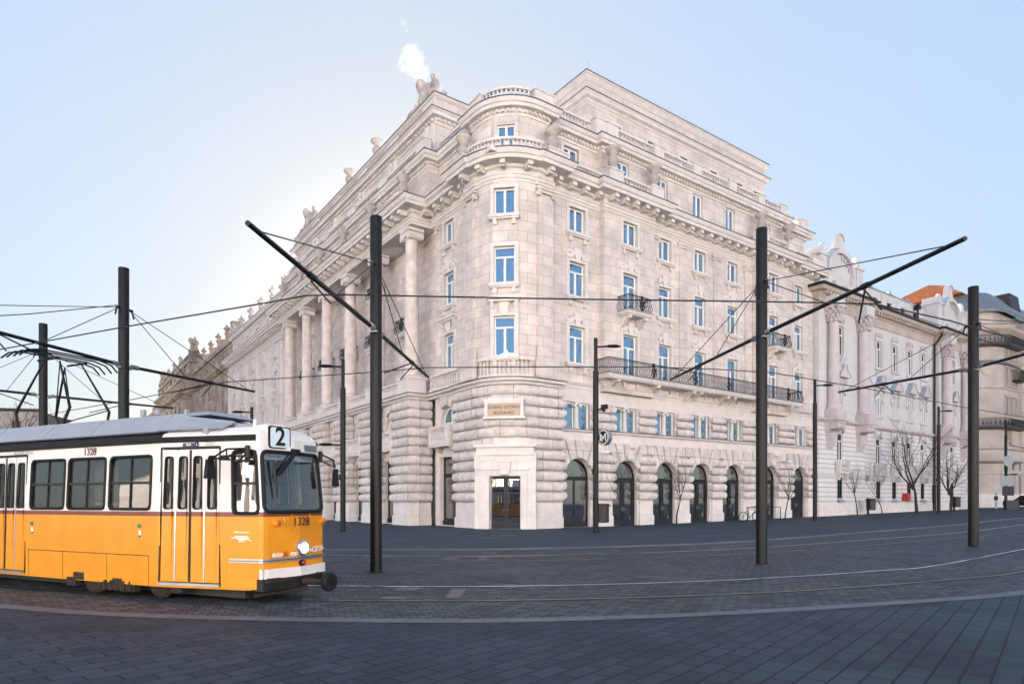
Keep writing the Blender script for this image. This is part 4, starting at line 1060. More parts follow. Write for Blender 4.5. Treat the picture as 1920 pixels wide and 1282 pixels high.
for i in (0, 2, 4):
    iron_balcony(1.0, LW[1+i], 14.45, R(-90), 2.4, .8, [0], [-.8, .8])
for i in (1, 3): iron_balcony(1.0, LW[1+i], 14.45, R(-90), 2.4, .8, [0], [-.8, .8])
for i in (1, 2, 3): iron_balcony(1.0, LW[1+i], 17.9+.6, R(-90), 2.2, .7, [0], [-.8, .8], .9) if i == 1 else None
# wall cameras
def wall_cam(x, y, z, rz, lab):
    o = empty('surveillance_camera', BLD.matrix_world @ Vector((x, y, z)) if False else (ORI+Matrix.Rotation(ANG, 3, 'Z') @ Vector((x, y, z))), ANG+rz)
    tag(o, lab, 'camera'); q = MB(); q.tube([(0, 0, 0), (0, -.25, .02)], .03, 6); q.build('bracket', M['signwhite'], o)
    q = MB(); q.box(-.4, .1, -.33, -.19, -.05, .09, .01); q.build('body', M['signwhite'], o, smooth=False)
wall_cam(8.6, .26, 4.95, 0, 'small white camera on the pier between the first and second arches')
wall_cam(30.1, .26, 5.1, 0, 'small white camera on the pier left of the solid dark door')
wall_cam(1.2, 5.0, 24.4, R(-90), 'small white camera under the cornice just left of the rounded corner')

# shop emblems: white printed badges on the glass
def badge(b, lab):
    o = empty('window_sticker', ORI+Matrix.Rotation(ANG, 3, 'Z') @ Vector((LWALL+.33, b, 1.2)), ANG+R(-90)); tag(o, lab, 'sticker')
    q = MB(); q.prism([(-.5, 0), (.5, 0), (.42, .16), (.5, .34), (-.5, .34), (-.42, .16)], lambda u, v, d: (u, -d, v), .002, .005); q.build('ribbon', M['inkwhite'], o, smooth=False)
    q = MB(); q.tube([(.2*math.cos(t*.524), -.004, .72+.28*math.sin(t*.524)) for t in range(12)], .05, 5, close=True); q.tube([(-.02, -.004, .5), (.02, -.004, .9)], .06, 5); q.build('badge', M['inkwhite'], o)
    q = MB(); q.tube([(-.45, -.004, .4), (0, -.004, 1.4), (.45, -.004, .4)], .018, 4); q.build('outline', M['inkwhite'], o)
    q = MB(); q.box(-.25, .25, -.005, -.002, -.2, -.08); q.build('caption', M['inkwhite'], o, smooth=False)
badge(LW[1], 'white badge printed on the shop window behind the nearest pole')
badge(LW[2], 'white badge printed on the shop window left of the two-headed lamp')

# ---------------------------------------------------------------- the sunlit building across the square (seen only as reflections in the glass, and by its bounced light; wings stretched to bounce more onto the fronts)
M['limestone'] = mat('sunlit_limestone', (.68, .62, .56), .85, 0, .2, .12, .5, .2, 4, (1.6, .8, .01, .08, (.45, .41, .37)), True)
PAR = empty('parliament_building', (-10, -50, 0)); tag(PAR, 'long pale neo-gothic building across the square, mirrored in the glass', 'building')
q = MB(); q.box(-420, 300, -30, 0, -.5, 31); q.box(-22, 22, -34, 3, -.5, 31.5); q.box(-150, -126, -30, 3, -.5, 34); q.box(126, 150, -30, 3, -.5, 34)
for k in range(-104, 75):
    x = k*4.0
    if abs(x) > 23: q.box(x-.45, x+.45, 0, .9, 0, 31.5, .1); q.box(x-.3, x+.3, .1, .8, 31.5, 33, .28)
    else: q.box(x-.45, x+.45, 3, 3.9, 0, 32, .1)
q.build('wall', M['limestone'], PAR, smooth=False)
q = MB(); q.prism([(0, 30.01), (-30, 30.01), (-15, 33)], lambda u, v, d: (d, u, v), -126, -22.2); q.prism([(0, 30.01), (-30, 30.01), (-15, 33)], lambda u, v, d: (d, u, v), 22.2, 126); q.build('roof', mat('brick_red_roof', (.22, .08, .05), .8), PAR, smooth=False)
q = MB()
for k in range(-104, 74):
    x = k*4.0+2; y = 3 if abs(x) < 22 else 0
    for z in (2.0, 8.6, 15.2, 20.6): q.box(x-.95, x+.95, y, y+.03, z, z+4.1)
tag(q.build('window', M['glassold'], PAR, smooth=False), kind='stuff')
lw_ = MB(); lw_.face([(-90, -47, .02), (-90, -30, .02), (80, -30, .02), (80, -47, .02)][::-1]); tag(lw_.build('lawn', mat('lawn_grass', (.07, .13, .03), .9, 0, .1, .3, 2, .3, 20), smooth=False), kind='structure')

# ---------------------------------------------------------------- the sooty block further along the left street
SB = empty('office_building', ORI, ANG); tag(SB, 'soot-darkened brown stone block beyond the clean left wing, with roof statues', 'building')
B0, B1, B2 = 72.15, 104, 148
SP = [(1.0, B2+14), (1.0, B2), (-.7, B2), (-.7, B1), (.6, B1), (.6, B0)]
sb_ = [76+5.2*k for k in range(6)]; sp_ = [107.5+5.2*k for k in range(8)]
q = MB(); hs = []; SWN = []
for b in sb_: SWN += [(.6, b, F4, F4H, 'plain'), (.6, b, F3, F3H, 'key'), (.6, b, F2, F2H, 'hood')]
for b in sp_: SWN += [(-.7, b, F4, F4H, 'plain'), (-.7, b, F3, F3H, 'key'), (-.7, b, F2, F2H, 'hood')]
q.wall(SP, 0, 21, [hole(SP, (a, b), 1.3, z, h) for a, b, z, h, st in SWN], .3); q.build('wall', M['sooty'], SB)
for a, b, z, h, st in SWN: window(SB, a, b, z, R(-90), 1.3, h, st != 'plain', st, 'sootytrim', 'sootytrim', 'glassold')
def smould(name, path, prof, more=None):
    q = MB(); q.sweep(path, prof)
    if more: more(q); q.m = Matrix()
    return q.build(name, M['sootytrim'], SB)
smould('cornice', SP, [(-.3, 20.95), (.06, 20.95), (.12, 21.3), (.06, 21.38), (.06, 21.68), (.2, 21.76), (.22, 21.9), (.90, 21.92), (.95, 22.12), (1.12, 22.40), (-.6, 22.5)], dent(SP, 1.2, .16, .78, 21.6, 21.9, .18))
SA = [(1.5, B2+14), (1.5, B2), (.2, B2), (.2, B1), (1.2, B1), (1.2, B0)]
q = MB(); q.wall(SA, 22.4, 25.4, [hole(SA, (1.2 if b < B1 else .2, b), 1.2, 23.5, 1.2) for b in sb_+sp_], .25); q.build('attic_wall', M['sooty'], SB)
for b in sb_+sp_: window(SB, 1.2 if b < B1 else .2, b, 23.5, R(-90), 1.2, 1.2, False, 'plain', 'sootytrim', 'sootytrim', 'glassold')
smould('attic_cornice', SA, [(-.3, 25.15), (.1, 25.2), (.16, 25.5), (.5, 25.52), (.68, 25.95), (-.6, 26.1)])
q = MB(); q.box(.9, 1.4, B0+.1, B1-.5, 26.0, 26.8)
for k in range(6): q.box(.8, 1.5, B0+1+5.5*k, B0+2+5.5*k, 26, 27.1)
q.build('parapet', M['sootytrim'], SB, smooth=False)
q = MB(); q.box(.7, 12, B1+.5, B2-1, 25.5, 29.6); q.box(.3, 12.3, B1+.2, B2-.6, 28.3, 28.9, .1); q.box(.5, 12.2, B1+.3, B2-.8, 29.6, 30.0)
for k in range(8): q.box(.4, .75, B1+1+5.8*k, B1+2.2+5.8*k, 26, 28.3)
q.build('upper_attic', M['sooty'], SB, smooth=False)
q = MB(); q.prism([(1.5, 26), (14, 26), (8, 31)], lambda u, v, d: (u, d, v), B0+.2, B1); q.box(1.3, 30, B0+.2, B2+10, .1, 25.9); q.build('roof', M['slate'], SB, smooth=False)
for b, h in ((77, 3.2), (80, 2.4), (86, 2.2), (92, 2.0)): q = MB(); q.box(2.0, 3.1, b-.6, b+.6, 26, 26.5+h); q.box(1.9, 3.2, b-.7, b+.7, 26.5+h, 26.7+h); q.build('chimney', M['sootytrim'], SB, smooth=False)
for b, z in ((106, 30), (146, 30)):
    s_ = inst(STATUE, 'statue_group', SB, (1.6, b, z), 0); s_.scale = (1.5, 1.1, 1.4)
    s_.data = s_.data.copy(); s_.data.materials[0] = M['sootytrim']
lo2 = inst(lo.data.copy(), 'lidded_urn', SB, (1.0, 118, 29.9), 0); lo2.data.materials[0] = M['sootytrim']
for b in (126, 134): inst(lo2.data, 'lidded_urn', SB, (1.0, b, 29.9), 0)
for b in (76, 82, 88, 94): inst(lo2.data, 'lidded_urn', SB, (1.1, b, 27.0), 0)

# ---------------------------------------------------------------- the white house with the two pavilions
HA = 34.86
WB = empty('town_house', loc2w(HA, 0), ANG); tag(WB, 'white and pale pink neo-baroque house with two gabled pavilions and giant columns', 'building')
def hz(x): return zg(loc2w(HA+x, .5).x)+.02
HW = 33.0; PX0, PX1 = 8.3, 25.3
M['bandst'] = mat('grooved_render', (.66, .635, .645), .8, 0, .3, .07, 1.0, .12, 10, (60, .43, .03, .015, (.24, .215, .22)), True)
hp = [(.0, 12), (0, .1), (PX0, .1), (PX0, .65), (PX1, .65), (PX1, .1), (HW, .1), (HW, 14)]
HX = [3.65, 8.95, 12.3, 15.75, 19.2, 22.5, 28.85]
def hb(x): return .1 if (x < PX0 or x > PX1) else .65
holes2 = []; WN = []
for x in HX:
    WN += [(x, 2.0, 2.1, .95, 'ground'), (x, 5.55, 2.5, 1.0, 'first'), (x, 15.3, 2.65, 1.0, 'third')]
q = MB(); q.wall(hp, .0, 9.1, [hole(hp, (x, hb(x)), w_, z, h) for x, z, h, w_, t in WN if z < 9], .42); q.build('grooved_wall', M['bandst'], WB)
q = MB(); q.wall(hp, 9.1, 21.0, [hole(hp, (x, hb(x)), w_, z, h) for x, z, h, w_, t in WN if z > 9]+[hole(hp, (x, hb(x)), 1.05, 10.4, 2.5)+('arch',) for x in HX], .42); q.build('upper_wall', M['plaster'], WB)
q = MB(); q.sweep(hp, [(.08, .1), (.08, 1.55), (0, 1.62)], caps=False); q.build('plinth', M['plinth'], WB)
for x, z, h, w_, t in WN:
    o = window(WB, x, hb(x)-.09, z, 0, w_, h, t != 'ground', 'bare', 'plaster_trim', 'white' if t != 'ground' else 'dark', 'glassold')
for x in HX: arched_window(WB, x, hb(x)-.13, 10.4, 0, 1.05, 2.5).name = 'arched_window'
def trimset(name, fn, m='plaster_trim'):
    q = MB()
    for x in HX: fn(q, x, hb(x))
    return q
for x in HX:
    y = hb(x)
    q = MB()                                              # window dressing per axis
    for k in (-1, 1):
        q.box(x+k*.62-.12, x+k*.62+.12, y-.1, y, 15.2, 18.3)
    q.box(x-.75, x+.75, y-.12, y, 18.0, 18.3); q.box(x-.8, x+.8, y-.2, y, 15.0, 15.2); q.box(x-.6, x+.6, y-.06, y, 14.2, 14.95)
    q.build('window_surround', M['plaster_trim'], WB, sharp=40); q = MB()
    q.box(x-.85, x+.85, y-.22, y, 10.15, 10.38); q.box(x-.6, x+.6, y-.06, y, 9.5, 10.1)
    for k in (-1, 1): q.box(x+k*.78-.11, x+k*.78+.11, y-.16, y, 11.9, 13.2); q.sphere((x+k*.78, y-.14, 11.8), (.14, .12, .2), 8, 6); q.sphere((x+k*.8, y-.2, 12.9), (.18, .2, .25), 8, 6)
    q.build('window_surround', M['plaster_trim'], WB, sharp=40); q = MB()
    q.box(x-.75, x+.75, y-.18, y, 5.3, 5.52)
    for k in (-1, 1): q.sphere((x+k*.45, y-.18, 8.35), (.22, .16, .3), 8, 6); q.box(x+k*.72-.14, x+k*.72+.14, y-.12, y, 8.1, 9.0)
    q.build('window_surround', M['plaster_trim'], WB, sharp=40)
    q = MB()
    for k in range(9): q.sphere((x-.62+k*.155, y-.08, 18.55+.1*math.sin(k*2.1)), (.13, .1, .2), 7, 5)
    for k in (-1, 1): q.box(x+k*.78-.06, x+k*.78+.06, y-.07, y, 17.3, 18.4)
    q.build('carved_garland', M['pinkcol'], WB)
    q = MB(); n = 10                                      # bell hood
    poly = [(-.95, 13.2), (.95, 13.2), (.8, 13.55), (.45, 13.75), (.3, 14.35), (-.3, 14.35), (-.45, 13.75), (-.8, 13.55)]
    q.prism(poly, lambda u, v, d: (x+u, y-d, v), 0, .5); q.build('hood', M['pinkcol'], WB, smooth=False)
    q = MB()
    cap = [(-1.0, 13.22), (-.84, 13.58), (-.48, 13.80), (-.33, 14.40), (.33, 14.40), (.48, 13.80), (.84, 13.58), (1.0, 13.22)]
    for (u0, v0), (u1, v1) in zip(cap, cap[1:]): q.face([(x+u0, y-.54, v0), (x+u1, y-.54, v1), (x+u1, y, v1), (x+u0, y, v0)]); q.face([(x+u0, y-.54, v0), (x+u0, y-.54, v0-.06), (x+u1, y-.54, v1-.06), (x+u1, y-.54, v1)])
    q.build('hood_flashing', M['zinc'], WB, smooth=False)
    q = MB(); q.box(x-.95, x+.95, y-.5, y, 4.28, 4.45)
    for k in (-1, 1): q.box(x+k*.8-.16, x+k*.8+.16, y-.48, y-.1, 4.45, 5.35); q.box(x+k*.7-.12, x+k*.7+.12, y-.36, y, 3.7, 4.28); q.tube([(x+k*.8, y-.5, 5.32), (x+k*.8, y-.08, 5.32)], .19, 10)
    q.box(x-.64, x+.64, y-.42, y-.2, 5.15, 5.3); 
    for k in range(5): q.lathe([(r*.9, zz) for r, zz in BP], (x-.5+k*.25, y-.3, 4.45), 6)
    q.build('balcony', M['plaster_trim'], WB, sharp=40)
    q = MB(); q.face([(x-.62, y-.28, 1.72), (x+.62, y-.28, 1.72), (x+.55, y+.1, 2.02), (x-.55, y+.1, 2.02)]); q.face([(x-.62, y-.28, 1.66), (x+.62, y-.28, 1.66), (x+.62, y-.28, 1.72), (x-.62, y-.28, 1.72)]); q.build('sill_flashing', M['zinc'], WB, smooth=False)
def hmould(name, path, prof, m='plaster_trim', more=None):
    q = MB(); q.sweep(path, prof)
    if more: more(q); q.m = Matrix()
    return q.build(name, M[m], WB)
hmould('frieze_band', hp, [(0, 3.95), (.06, 3.95), (.06, 4.3), (0, 4.32)])
hmould('ledge', hp, [(0, 8.85), (.08, 8.9), (.2, 9.05), (.3, 9.1), (.3, 9.28), (0, 9.36)], 'pinkcol')
hmould('architrave', hp, [(0, 19.3), (.07, 19.3), (.1, 19.5), (.04, 19.55), (.04, 20.1), (.12, 20.2), (.2, 20.3), (.25, 20.55), (.75, 20.6), (.85, 20.8), (.95, 20.95), (-.2, 21.0)], 'creamtrim', dent(hp[1:-1], .6, .1, .66, 20.34, 20.58, .13))
hmould('gutter', hp, [(.78, 20.86), (1.05, 20.90), (1.08, 21.08), (.9, 21.10), (0, 21.16)], 'iron')
for cx in (1.7, 7.25, 26.35, 31.7):
    c = MB(); c.lathe([(.7, 10.0), (.72, 10.1), (.62, 10.2), (.66, 10.32), (.58, 10.45)]+[(.50-.06*t/8, 10.5+7.5*t/8) for t in range(9)], (cx, -.35, 0), 20)
    o = c.build('column', M['pinkcol'], WB, sharp=50)
    c = MB()
    for ring, (z, r) in enumerate(((18.15, .52), (18.5, .58), (18.85, .68), (19.12, .76))):
        for k in range(10): a = k*.628+ring*.314; c.sphere((cx+r*math.cos(a), -.35+r*math.sin(a), z), (.17, .17, .24), 7, 5)
    c.lathe([(.5, 17.98), (.5, 18.1), (.48, 18.2), (.7, 19.1)], (cx, -.35, 0), 14); c.box(cx-.85, cx+.85, -1.2, .3, 19.18, 19.32); c.build('capital', M['pinkcol'], o, sharp=60)
    c = MB(); c.box(cx-.8, cx+.8, -1.15, .1, 9.2, 9.98); c.box(cx-.9, cx+.9, -1.25, .1, 9.0, 9.2); c.prism([(0, 7.9), (1.15, 8.75), (1.2, 9.0), (0, 9.0)], lambda u, v, d: (cx-.7+d, .1-u, v), 0, 1.4); c.tube([(cx-.75, -.7, 8.55), (cx+.75, -.7, 8.55)], .32, 14)
    c.prism([(0, 6.4), (.5, 7.4), (.55, 7.95), (0, 7.95)], lambda u, v, d: (cx-.55+d, .1-u, v), 0, 1.1); c.build('pedestal', M['pinkcol'], o, sharp=40)
    q = MB(); q.box(cx-.75, cx+.75, -1.0, .1, 19.32, 20.25); q.build('entablature_block', M['plaster_trim'], WB, smooth=False)
for cx in (4.5, 29.0):                                      # figure groups over the arched windows of the pavilions
    q = MB()
    for dx, dz, r in ((-.5, 0, .34), (.5, 0, .34), (-.35, .45, .28), (.35, .5, .3), (0, .7, .34), (-.55, -.5, .24), (.6, -.45, .24), (0, 1.1, .26), (-.2, 1.3, .18), (.35, 1.1, .18)): q.sphere((cx-.75+dx, -.05, 13.9+dz), (r, .3, r*1.1), 9, 7)
    q.build('carved_figures', M['plaster_trim'], WB)
q = MB(); q.wall([(PX0-.3, 1.6), (PX1+.3, 1.6)], 21.0, 23.7, [(x-PX0+.3-.55, x-PX0+.3+.55, 21.7, 22.9) for x in (10.6, 13.6, 16.8, 20.0, 23)], .3); q.build('attic_wall', M['plaster'], WB)
for x in (10.6, 13.6, 16.8, 20.0, 23): window(WB, x, 1.62, 21.7, 0, 1.1, 1.2, False, 'bare', 'plaster_trim', 'dark', 'glassold')
q = MB()
for k in range(5):
    x = PX0+k*4.2; q.prism([(x, 23.7), (x+4.2, 23.7), (x+4.2, 23.95), (x+3.6, 23.85), (x+2.1, 23.8), (x+.6, 23.85), (x, 23.95)], lambda u, v, d: (u, 1.5+d, v), 0, .4)
    q.sphere((x+.1, 1.6, 23.9), (.35, .16, .25), 8, 6)
q.build('attic_coping', M['zinc'], WB)
for k in range(6):
    q = MB(); q.box(PX0+k*3.35-.12, PX0+k*3.35+.12, 1.5, 1.62, 21.0, 23.7); q.build('attic_pilaster', M['plaster_trim'], WB, smooth=False)
for cx in (4.3, 29.2):
    gq = empty('gable', (cx, 0, 0), 0, WB)
    q = MB(); A = [(2.75*math.cos(math.pi*k/14), 22.9+2.3*math.sin(math.pi*k/14)) for k in range(15)]
    q.prism([(-2.9, 21.0), (2.9, 21.0), (2.9, 23.0)]+[(2.2*math.cos(math.pi*k/10), 23.5+1.9*math.sin(math.pi*k/10)) for k in range(2, 9)]+[(-2.9, 23.0)], lambda u, v, d: (u, 1.0-d, v), 0, .5)
    for k in (-1, 1): q.box(k*3.3-.6, k*3.3+.6, .2, 3, 21.0, 24.1); q.box(k*3.3-.75, k*3.3+.75, .1, 3, 24.1, 24.35); q.sphere((k*3.1, .5, 24.85), (.45, .3, .55), 10, 7); q.box(k*3.2-.4, k*3.2+.4, .3, 2, 24.35, 25.0)
    q.prism([(-1.1, 25.3), (1.1, 25.3), (.75, 26.0), (.7, 26.3)]+[(.7*math.cos(math.pi*k/8), 26.3+.55*math.sin(math.pi*k/8)) for k in range(1, 8)]+[(-.7, 26.3), (-.75, 26.0)], lambda u, v, d: (u, .9-d, v), 0, .45)
    q.build('wall', M['plaster'], gq, smooth=False)
    for rr, zz, nn, dd in ((2.45, 23.1, 16, .75), (.72, 26.3, 10, .6)):
        q = MB(); ring = [(rr*math.cos(math.pi*k/nn), zz+rr*.9*math.sin(math.pi*k/nn)) for k in range(nn+1)]; inn_ = [(u*.84, zz+(v-zz)*.84) for u, v in ring]
        for k in range(nn): q.prism([inn_[k], ring[k], ring[k+1], inn_[k+1]], lambda u, v, d: (u, .9-d, v), .0, dd)
        q.build('arch_moulding', M['plaster_trim'], gq, smooth=False)
    for b6, nm in (((-2.6, -1.9, .2, .6, 21, 23.1), 'gable_pilaster'), ((1.9, 2.6, .2, .6, 21, 23.1), 'gable_pilaster'), ((-1.7, -.6, -.1, .6, 21.0, 22.1, .1), 'plinth_block'), ((.5, 1.7, -.1, .6, 21.0, 22.1, .1), 'plinth_block')): q = MB(); q.box(*b6); q.build(nm, M['plaster_trim'], gq, smooth=False)
    q = MB()
    for k in range(5, 9): a = math.pi*(k-3.2)/11; q.box(1.95*math.cos(a)-.16, 1.95*math.cos(a)+.16, .35, .5, 22.9+1.8*math.sin(a)-.2, 22.9+1.8*math.sin(a)+.2)
    q.build('carved_panel', M['pinkcol'], gq, smooth=False)
    q = MB()
    ring = [(2.5*math.cos(math.pi*k/16), 23.1+2.5*.9*math.sin(math.pi*k/16)) for k in range(9, 15)]
    for (u0, v0), (u1, v1) in zip(ring, ring[1:]): q.face([(u0, .1, v0+.03), (u1, .1, v1+.03), (u1, 3, v1+.03), (u0, 3, v0+.03)])
    q.box(-.9, .9, .3, .95, 25.25, 25.33); q.build('flashing', M['zinc'], gq, smooth=False)
q = MB(); 
for x0, x1 in ((.3, 8.4), (21.5, HW-.1)): q.face([(x0, 2.6, 22.5), (x1, 2.6, 22.5), (x1, 8, 26.9), (x0, 8, 26.9)]); q.face([(x0, 2.2, 21), (x0, 2.2, 22.5), (x0, 8, 26.9), (x0, 8, 21)]); q.face([(x1, 2.2, 21), (x1, 2.2, 22.5), (x1, 8, 26.9), (x1, 8, 21)])
q.face([(PX0, 3.4, 23.6), (PX1, 3.4, 23.6), (PX1, 9, 25.2), (PX0, 9, 25.2)])
q.build('roof', M['tiles'], WB, smooth=False)
q = MB(); q.box(.1, HW-.1, 1.9, 13, 0, 21.1); q.build('core', M['plaster'], WB, smooth=False)
q = MB(); q.tube([(25.0, .45, .9), (25.0, .45, 19.3), (25.0, -.3, 20.3), (25.0, -.3, 20.9)], .11, 10); q.tube([(25.0, .45, .5), (25.0, .45, 3.6)], .17, 10); q.tube([(22.6, 1.2, 21.2), (22.6, 1.2, 23.2)], .11, 8); q.box(22.35, 22.85, .95, 1.45, 23.1, 23.6); q.build('downpipe', M['iron'], WB)
mb_ = MB(); p_ = loc2w(HA+17.7, .4)
mbx = empty('post_box', (p_.x, p_.y, 1.25+zg(p_.x)), ANG); tag(mbx, 'small red box fixed to the plinth of the white house', 'post box')
q = MB(); q.box(-.38, .38, -.4, .16, 0, .72, .05); q.build('body', M['red'], mbx, smooth=False); q = MB(); q.box(-.35, .35, -.43, .1, .68, .78); q.box(-.24, .24, -.425, -.36, .45, .52); q.build('lid', M['red'], mbx, smooth=False)

# ---------------------------------------------------------------- the cream corner house across the side street
CA = 76.5
M['dome'] = mat('grey_roof_sheet', (.17, .19, .215), .5, .2, .4, .2, 2)
CB = empty('apartment_house', loc2w(CA, 0), ANG); tag(CB, 'cream art nouveau corner house with rounded oriels and dark iron balconies', 'building')
def cpath(r=3.2, bays=True, out=0):
    P = [(0, 24), (0, r)]+arc(r, r, r, 10)[1:]
    return P
CPb = cpath()+[(70, 0)]
CP = cpath()+[(8.2, 0)]
for k in range(5):
    c0 = 8.2+k*12.4
    CP += [(c0, 0)]+[(c0+2.6-2.6*math.cos(math.pi*j/10), -1.5*math.sin(math.pi*j/10)) for j in range(1, 10)]+[(c0+5.2, 0)]
CP += [(70, 0)]
CW = []
for x in (4.2, 6.6, 9.2, 12.4, 15.8, 18.6, 22.8, 25.4, 29, 32.6, 36, 40, 44): CW += [(x, 0, 1.9, 3.2, 1.1, 0), (x, 0, 5.9, 2.0, .9, 0)]
q = MB(); q.wall(CPb, .3, 9.0, [hole(CPb, (x, y), w_, z, h) for x, y, z, h, w_, f in CW], .5); q.build('ground_storey_wall', M['cream'], CB)
UW = []
for x in (4.0, 5.6, 7.3, 14.6, 18.8, 27.2, 31.0, 39.8): UW += [(x, 0, z, 2.1, .75, 0) for z in (9.8, 13.2, 17.0, 20.6)]
q = MB(); q.wall(CP, 9.0, 24.2, [hole(CP, (x, y), w_, z, h) for x, y, z, h, w_, f in UW], .4); q.build('upper_wall', M['cream'], CB)
for x, y, z, h, w_, f in CW+UW: window(CB, x, y+.15, z, 0, w_, h, h > 2, 'bare', 'creamtrim', 'brown', 'glassold')
for k in range(5):
    c0 = 10.8+k*12.4
    for z in (10, 13.4, 17.2, 20.8): window(CB, c0+1.2, -1.38, z, R(28), .8, 2.0, True, 'bare', 'creamtrim', 'brown', 'glassold')
for x in (4.0, 5.6, 7.3):
    for z in (9.8, 13.2, 17.0, 20.6):
        q = MB(); q.box(x-.62, x-.40, -.12, 0, z-.1, z+2.3); q.box(x+.40, x+.62, -.12, 0, z-.1, z+2.3); q.box(x-.7, x+.7, -.2, 0, z+2.2, z+2.42); q.box(x-.7, x+.7, -.22, 0, z-.28, z-.1); q.build('window_surround', M['creamtrim'], CB, smooth=False)
for b in (5.4, 8.2, 11.2):
    for z in (9.8, 13.2, 17.0, 20.6):
        q = MB(); q.box(-.03, .02, b-.45, b+.45, z, z+2.1); q.build('window', M['glassold'], CB, smooth=False)
        q = MB(); q.box(-.12, 0, b-.65, b-.45, z-.1, z+2.3); q.box(-.12, 0, b+.45, b+.65, z-.1, z+2.3); q.box(-.2, 0, b-.7, b+.7, z+2.2, z+2.4); q.box(-.2, 0, b-.7, b+.7, z-.28, z-.1); q.build('window_surround', M['creamtrim'], CB, smooth=False)
def cm_(name, path, prof, m='creamtrim'): q = MB(); q.sweep(path, prof); return q.build(name, M[m], CB)
cm_('plinth', CPb, [(.12, .3), (.12, 2.6), (0, 2.7)], 'plinth')
cm_('string_course', CPb, [(0, 5.2), (.12, 5.25), (.12, 5.5), (0, 5.55)])
cm_('string_course', CPb, [(0, 8.4), (.3, 8.6), (.35, 8.9), (0, 9.0)])
cm_('string_course', CP, [(0, 12.7), (.1, 12.75), (.1, 12.95), (0, 13.0)])
cm_('string_course', CP, [(0, 16.3), (.14, 16.4), (.14, 16.6), (0, 16.65)])
cm_('string_course', CP, [(0, 20.0), (.1, 20.05), (.1, 20.25), (0, 20.3)])
cm_('cornice', CP, [(0, 23.2), (.2, 23.4), (.9, 23.9), (1.0, 24.2), (-.4, 24.3)])
cm_('stone_parapet', cpath()+[(7.5, 0)], [(0, 6.6), (1.0, 6.9), (1.05, 7.0), (1.05, 8.2), (.9, 8.25), (0, 8.2)], 'cream')
cm_('zinc_ledge', cpath()+[(7.9, 0)], [(0, 19.45), (.4, 19.5), (.45, 19.65), (0, 19.95)], 'dome')
for x in (7.6, 13.9, 17.4, 26.4, 30, 38.6): q = MB(); q.box(x-.28, x+.28, -.25, .1, 9.1, 12); q.build('pilaster', M['creamtrim'], CB, smooth=False)
for t in range(6): q = MB(); q.lathe([(.14, 9.1), (.12, 11.6)], (5.2+t*.34, -.25, 0), 8); q.build('colonnette', M['creamtrim'], CB)
q = MB(); q.tube([(1.0, 1.1, 19.0), (.8, .9, 19.0)], .9, 16); q.build('medallion', M['creamtrim'], CB)
q = MB()
for k in range(26): q.sphere((8.4+random.uniform(0, 4.8), -1.5*math.sin(math.pi*random.uniform(.25, .75))-.05, 20.3+random.uniform(0, 1.8)), (.3, .2, .3), 7, 5)
q.build('carved_relief', M['creamtrim'], CB, sharp=40)
def dark_balcony(path, z, h=1.1):
    o = empty('balcony', (0, 0, z), 0, CB); q = MB(); q.sweep(path, [(-.1, -.3), (.95, -.22), (1.0, 0), (-.1, 0), (-.1, -.3)]); q.build('slab', M['brown'], o, smooth=False)
    q = MB(); q.sweep(path, [(.93, h-.08), (1.0, h-.08), (1.0, h), (.93, h), (.93, h-.08)]); q.sweep(path, [(.94, .05), (.98, .05), (.98, .13), (.94, .13), (.94, .05)])
    P = dens(path, .12); n = norms(P)
    for i in range(0, len(P), 1): x, y = P[i][0]+n[i][0]*.96, P[i][1]+n[i][1]*.96; q.box(x-.018, x+.018, y-.018, y+.018, .1, h-.05)
    for i in range(0, len(P), 3): x, y = P[i][0]+n[i][0]*.97, P[i][1]+n[i][1]*.97; q.box(x-.1, x+.1, y-.03, y+.03, .25, .8)
    e0 = P[0]; e1 = P[-1]
    for e, m_ in ((e0, n[0]), (e1, n[-1])): q.tube([(e[0], e[1], h-.05), (e[0]+m_[0], e[1]+m_[1], h-.05)], .04, 5); [q.tube([(e[0]+m_[0]*t, e[1]+m_[1]*t, .05), (e[0]+m_[0]*t, e[1]+m_[1]*t, h)], .03, 4) for t in (.2, .4, .6, .8)]
    q.build('railing', M['brown'], o, smooth=False)
dark_balcony(cpath()+[(7.6, 0)], 11.3); dark_balcony([(0, 9), (0, 3.2)]+arc(3.2, 3.2, 3.2, 10)[1:]+[(7.4, 0)], 22.0)
for k in range(4):
    x = 13.8+k*12.4
    dark_balcony([(x, 0), (x+3.4, 0)], 11.3); dark_balcony([(x, 0), (x+3.4, 0)], 15.6, 1.0); dark_balcony([(x-.2, 0), (x+3.6, 0)], 22.0)
dark_balcony([(6.0, 0), (8.2, 0)], 17.8, 1.3)
q = MB(); q.wall([(.8, 24), (.8, 4)]+arc(4, 4, 3.2, 8)[1:]+[(68, .8)], 24.2, 26.6); q.build('roof_storey_wall', M['cream'], CB)
q = MB()
q.sweep([(.3, 24), (.3, 4)]+arc(4, 4, 3.7, 8)[1:]+[(70, .3)], [(.3, 26.4), (.4, 26.8), (-1.6, 29.4), (-3, 29.6)]); q.box(4, 68, 4, 16, 26.5, 29.55); q.build('mansard_roof', M['dome'], CB)
q = MB(); q.prism([(0, 29.6), (9, 29.6), (8, 30.6), (4, 31.6), (2, 31.0)], lambda u, v, d: (d, 4+u, v), 1.0, 6); q.build('tiled_gable', M['tiles'], CB, smooth=False); q = MB(); q.box(8.5, 12.5, .8, 6, 27.5, 30.2, .3); q.build('slate_gable', M['slate'], CB, smooth=False)
for k in range(5): x = 8.6+k*12.4; q = MB(); q.prism([(x, 24.2), (x+4.4, 24.2), (x+2.2, 26.2)], lambda u, v, d: (u, -1.5+d, v), 0, 3); q.build('gable', M['creamtrim'], CB, smooth=False)
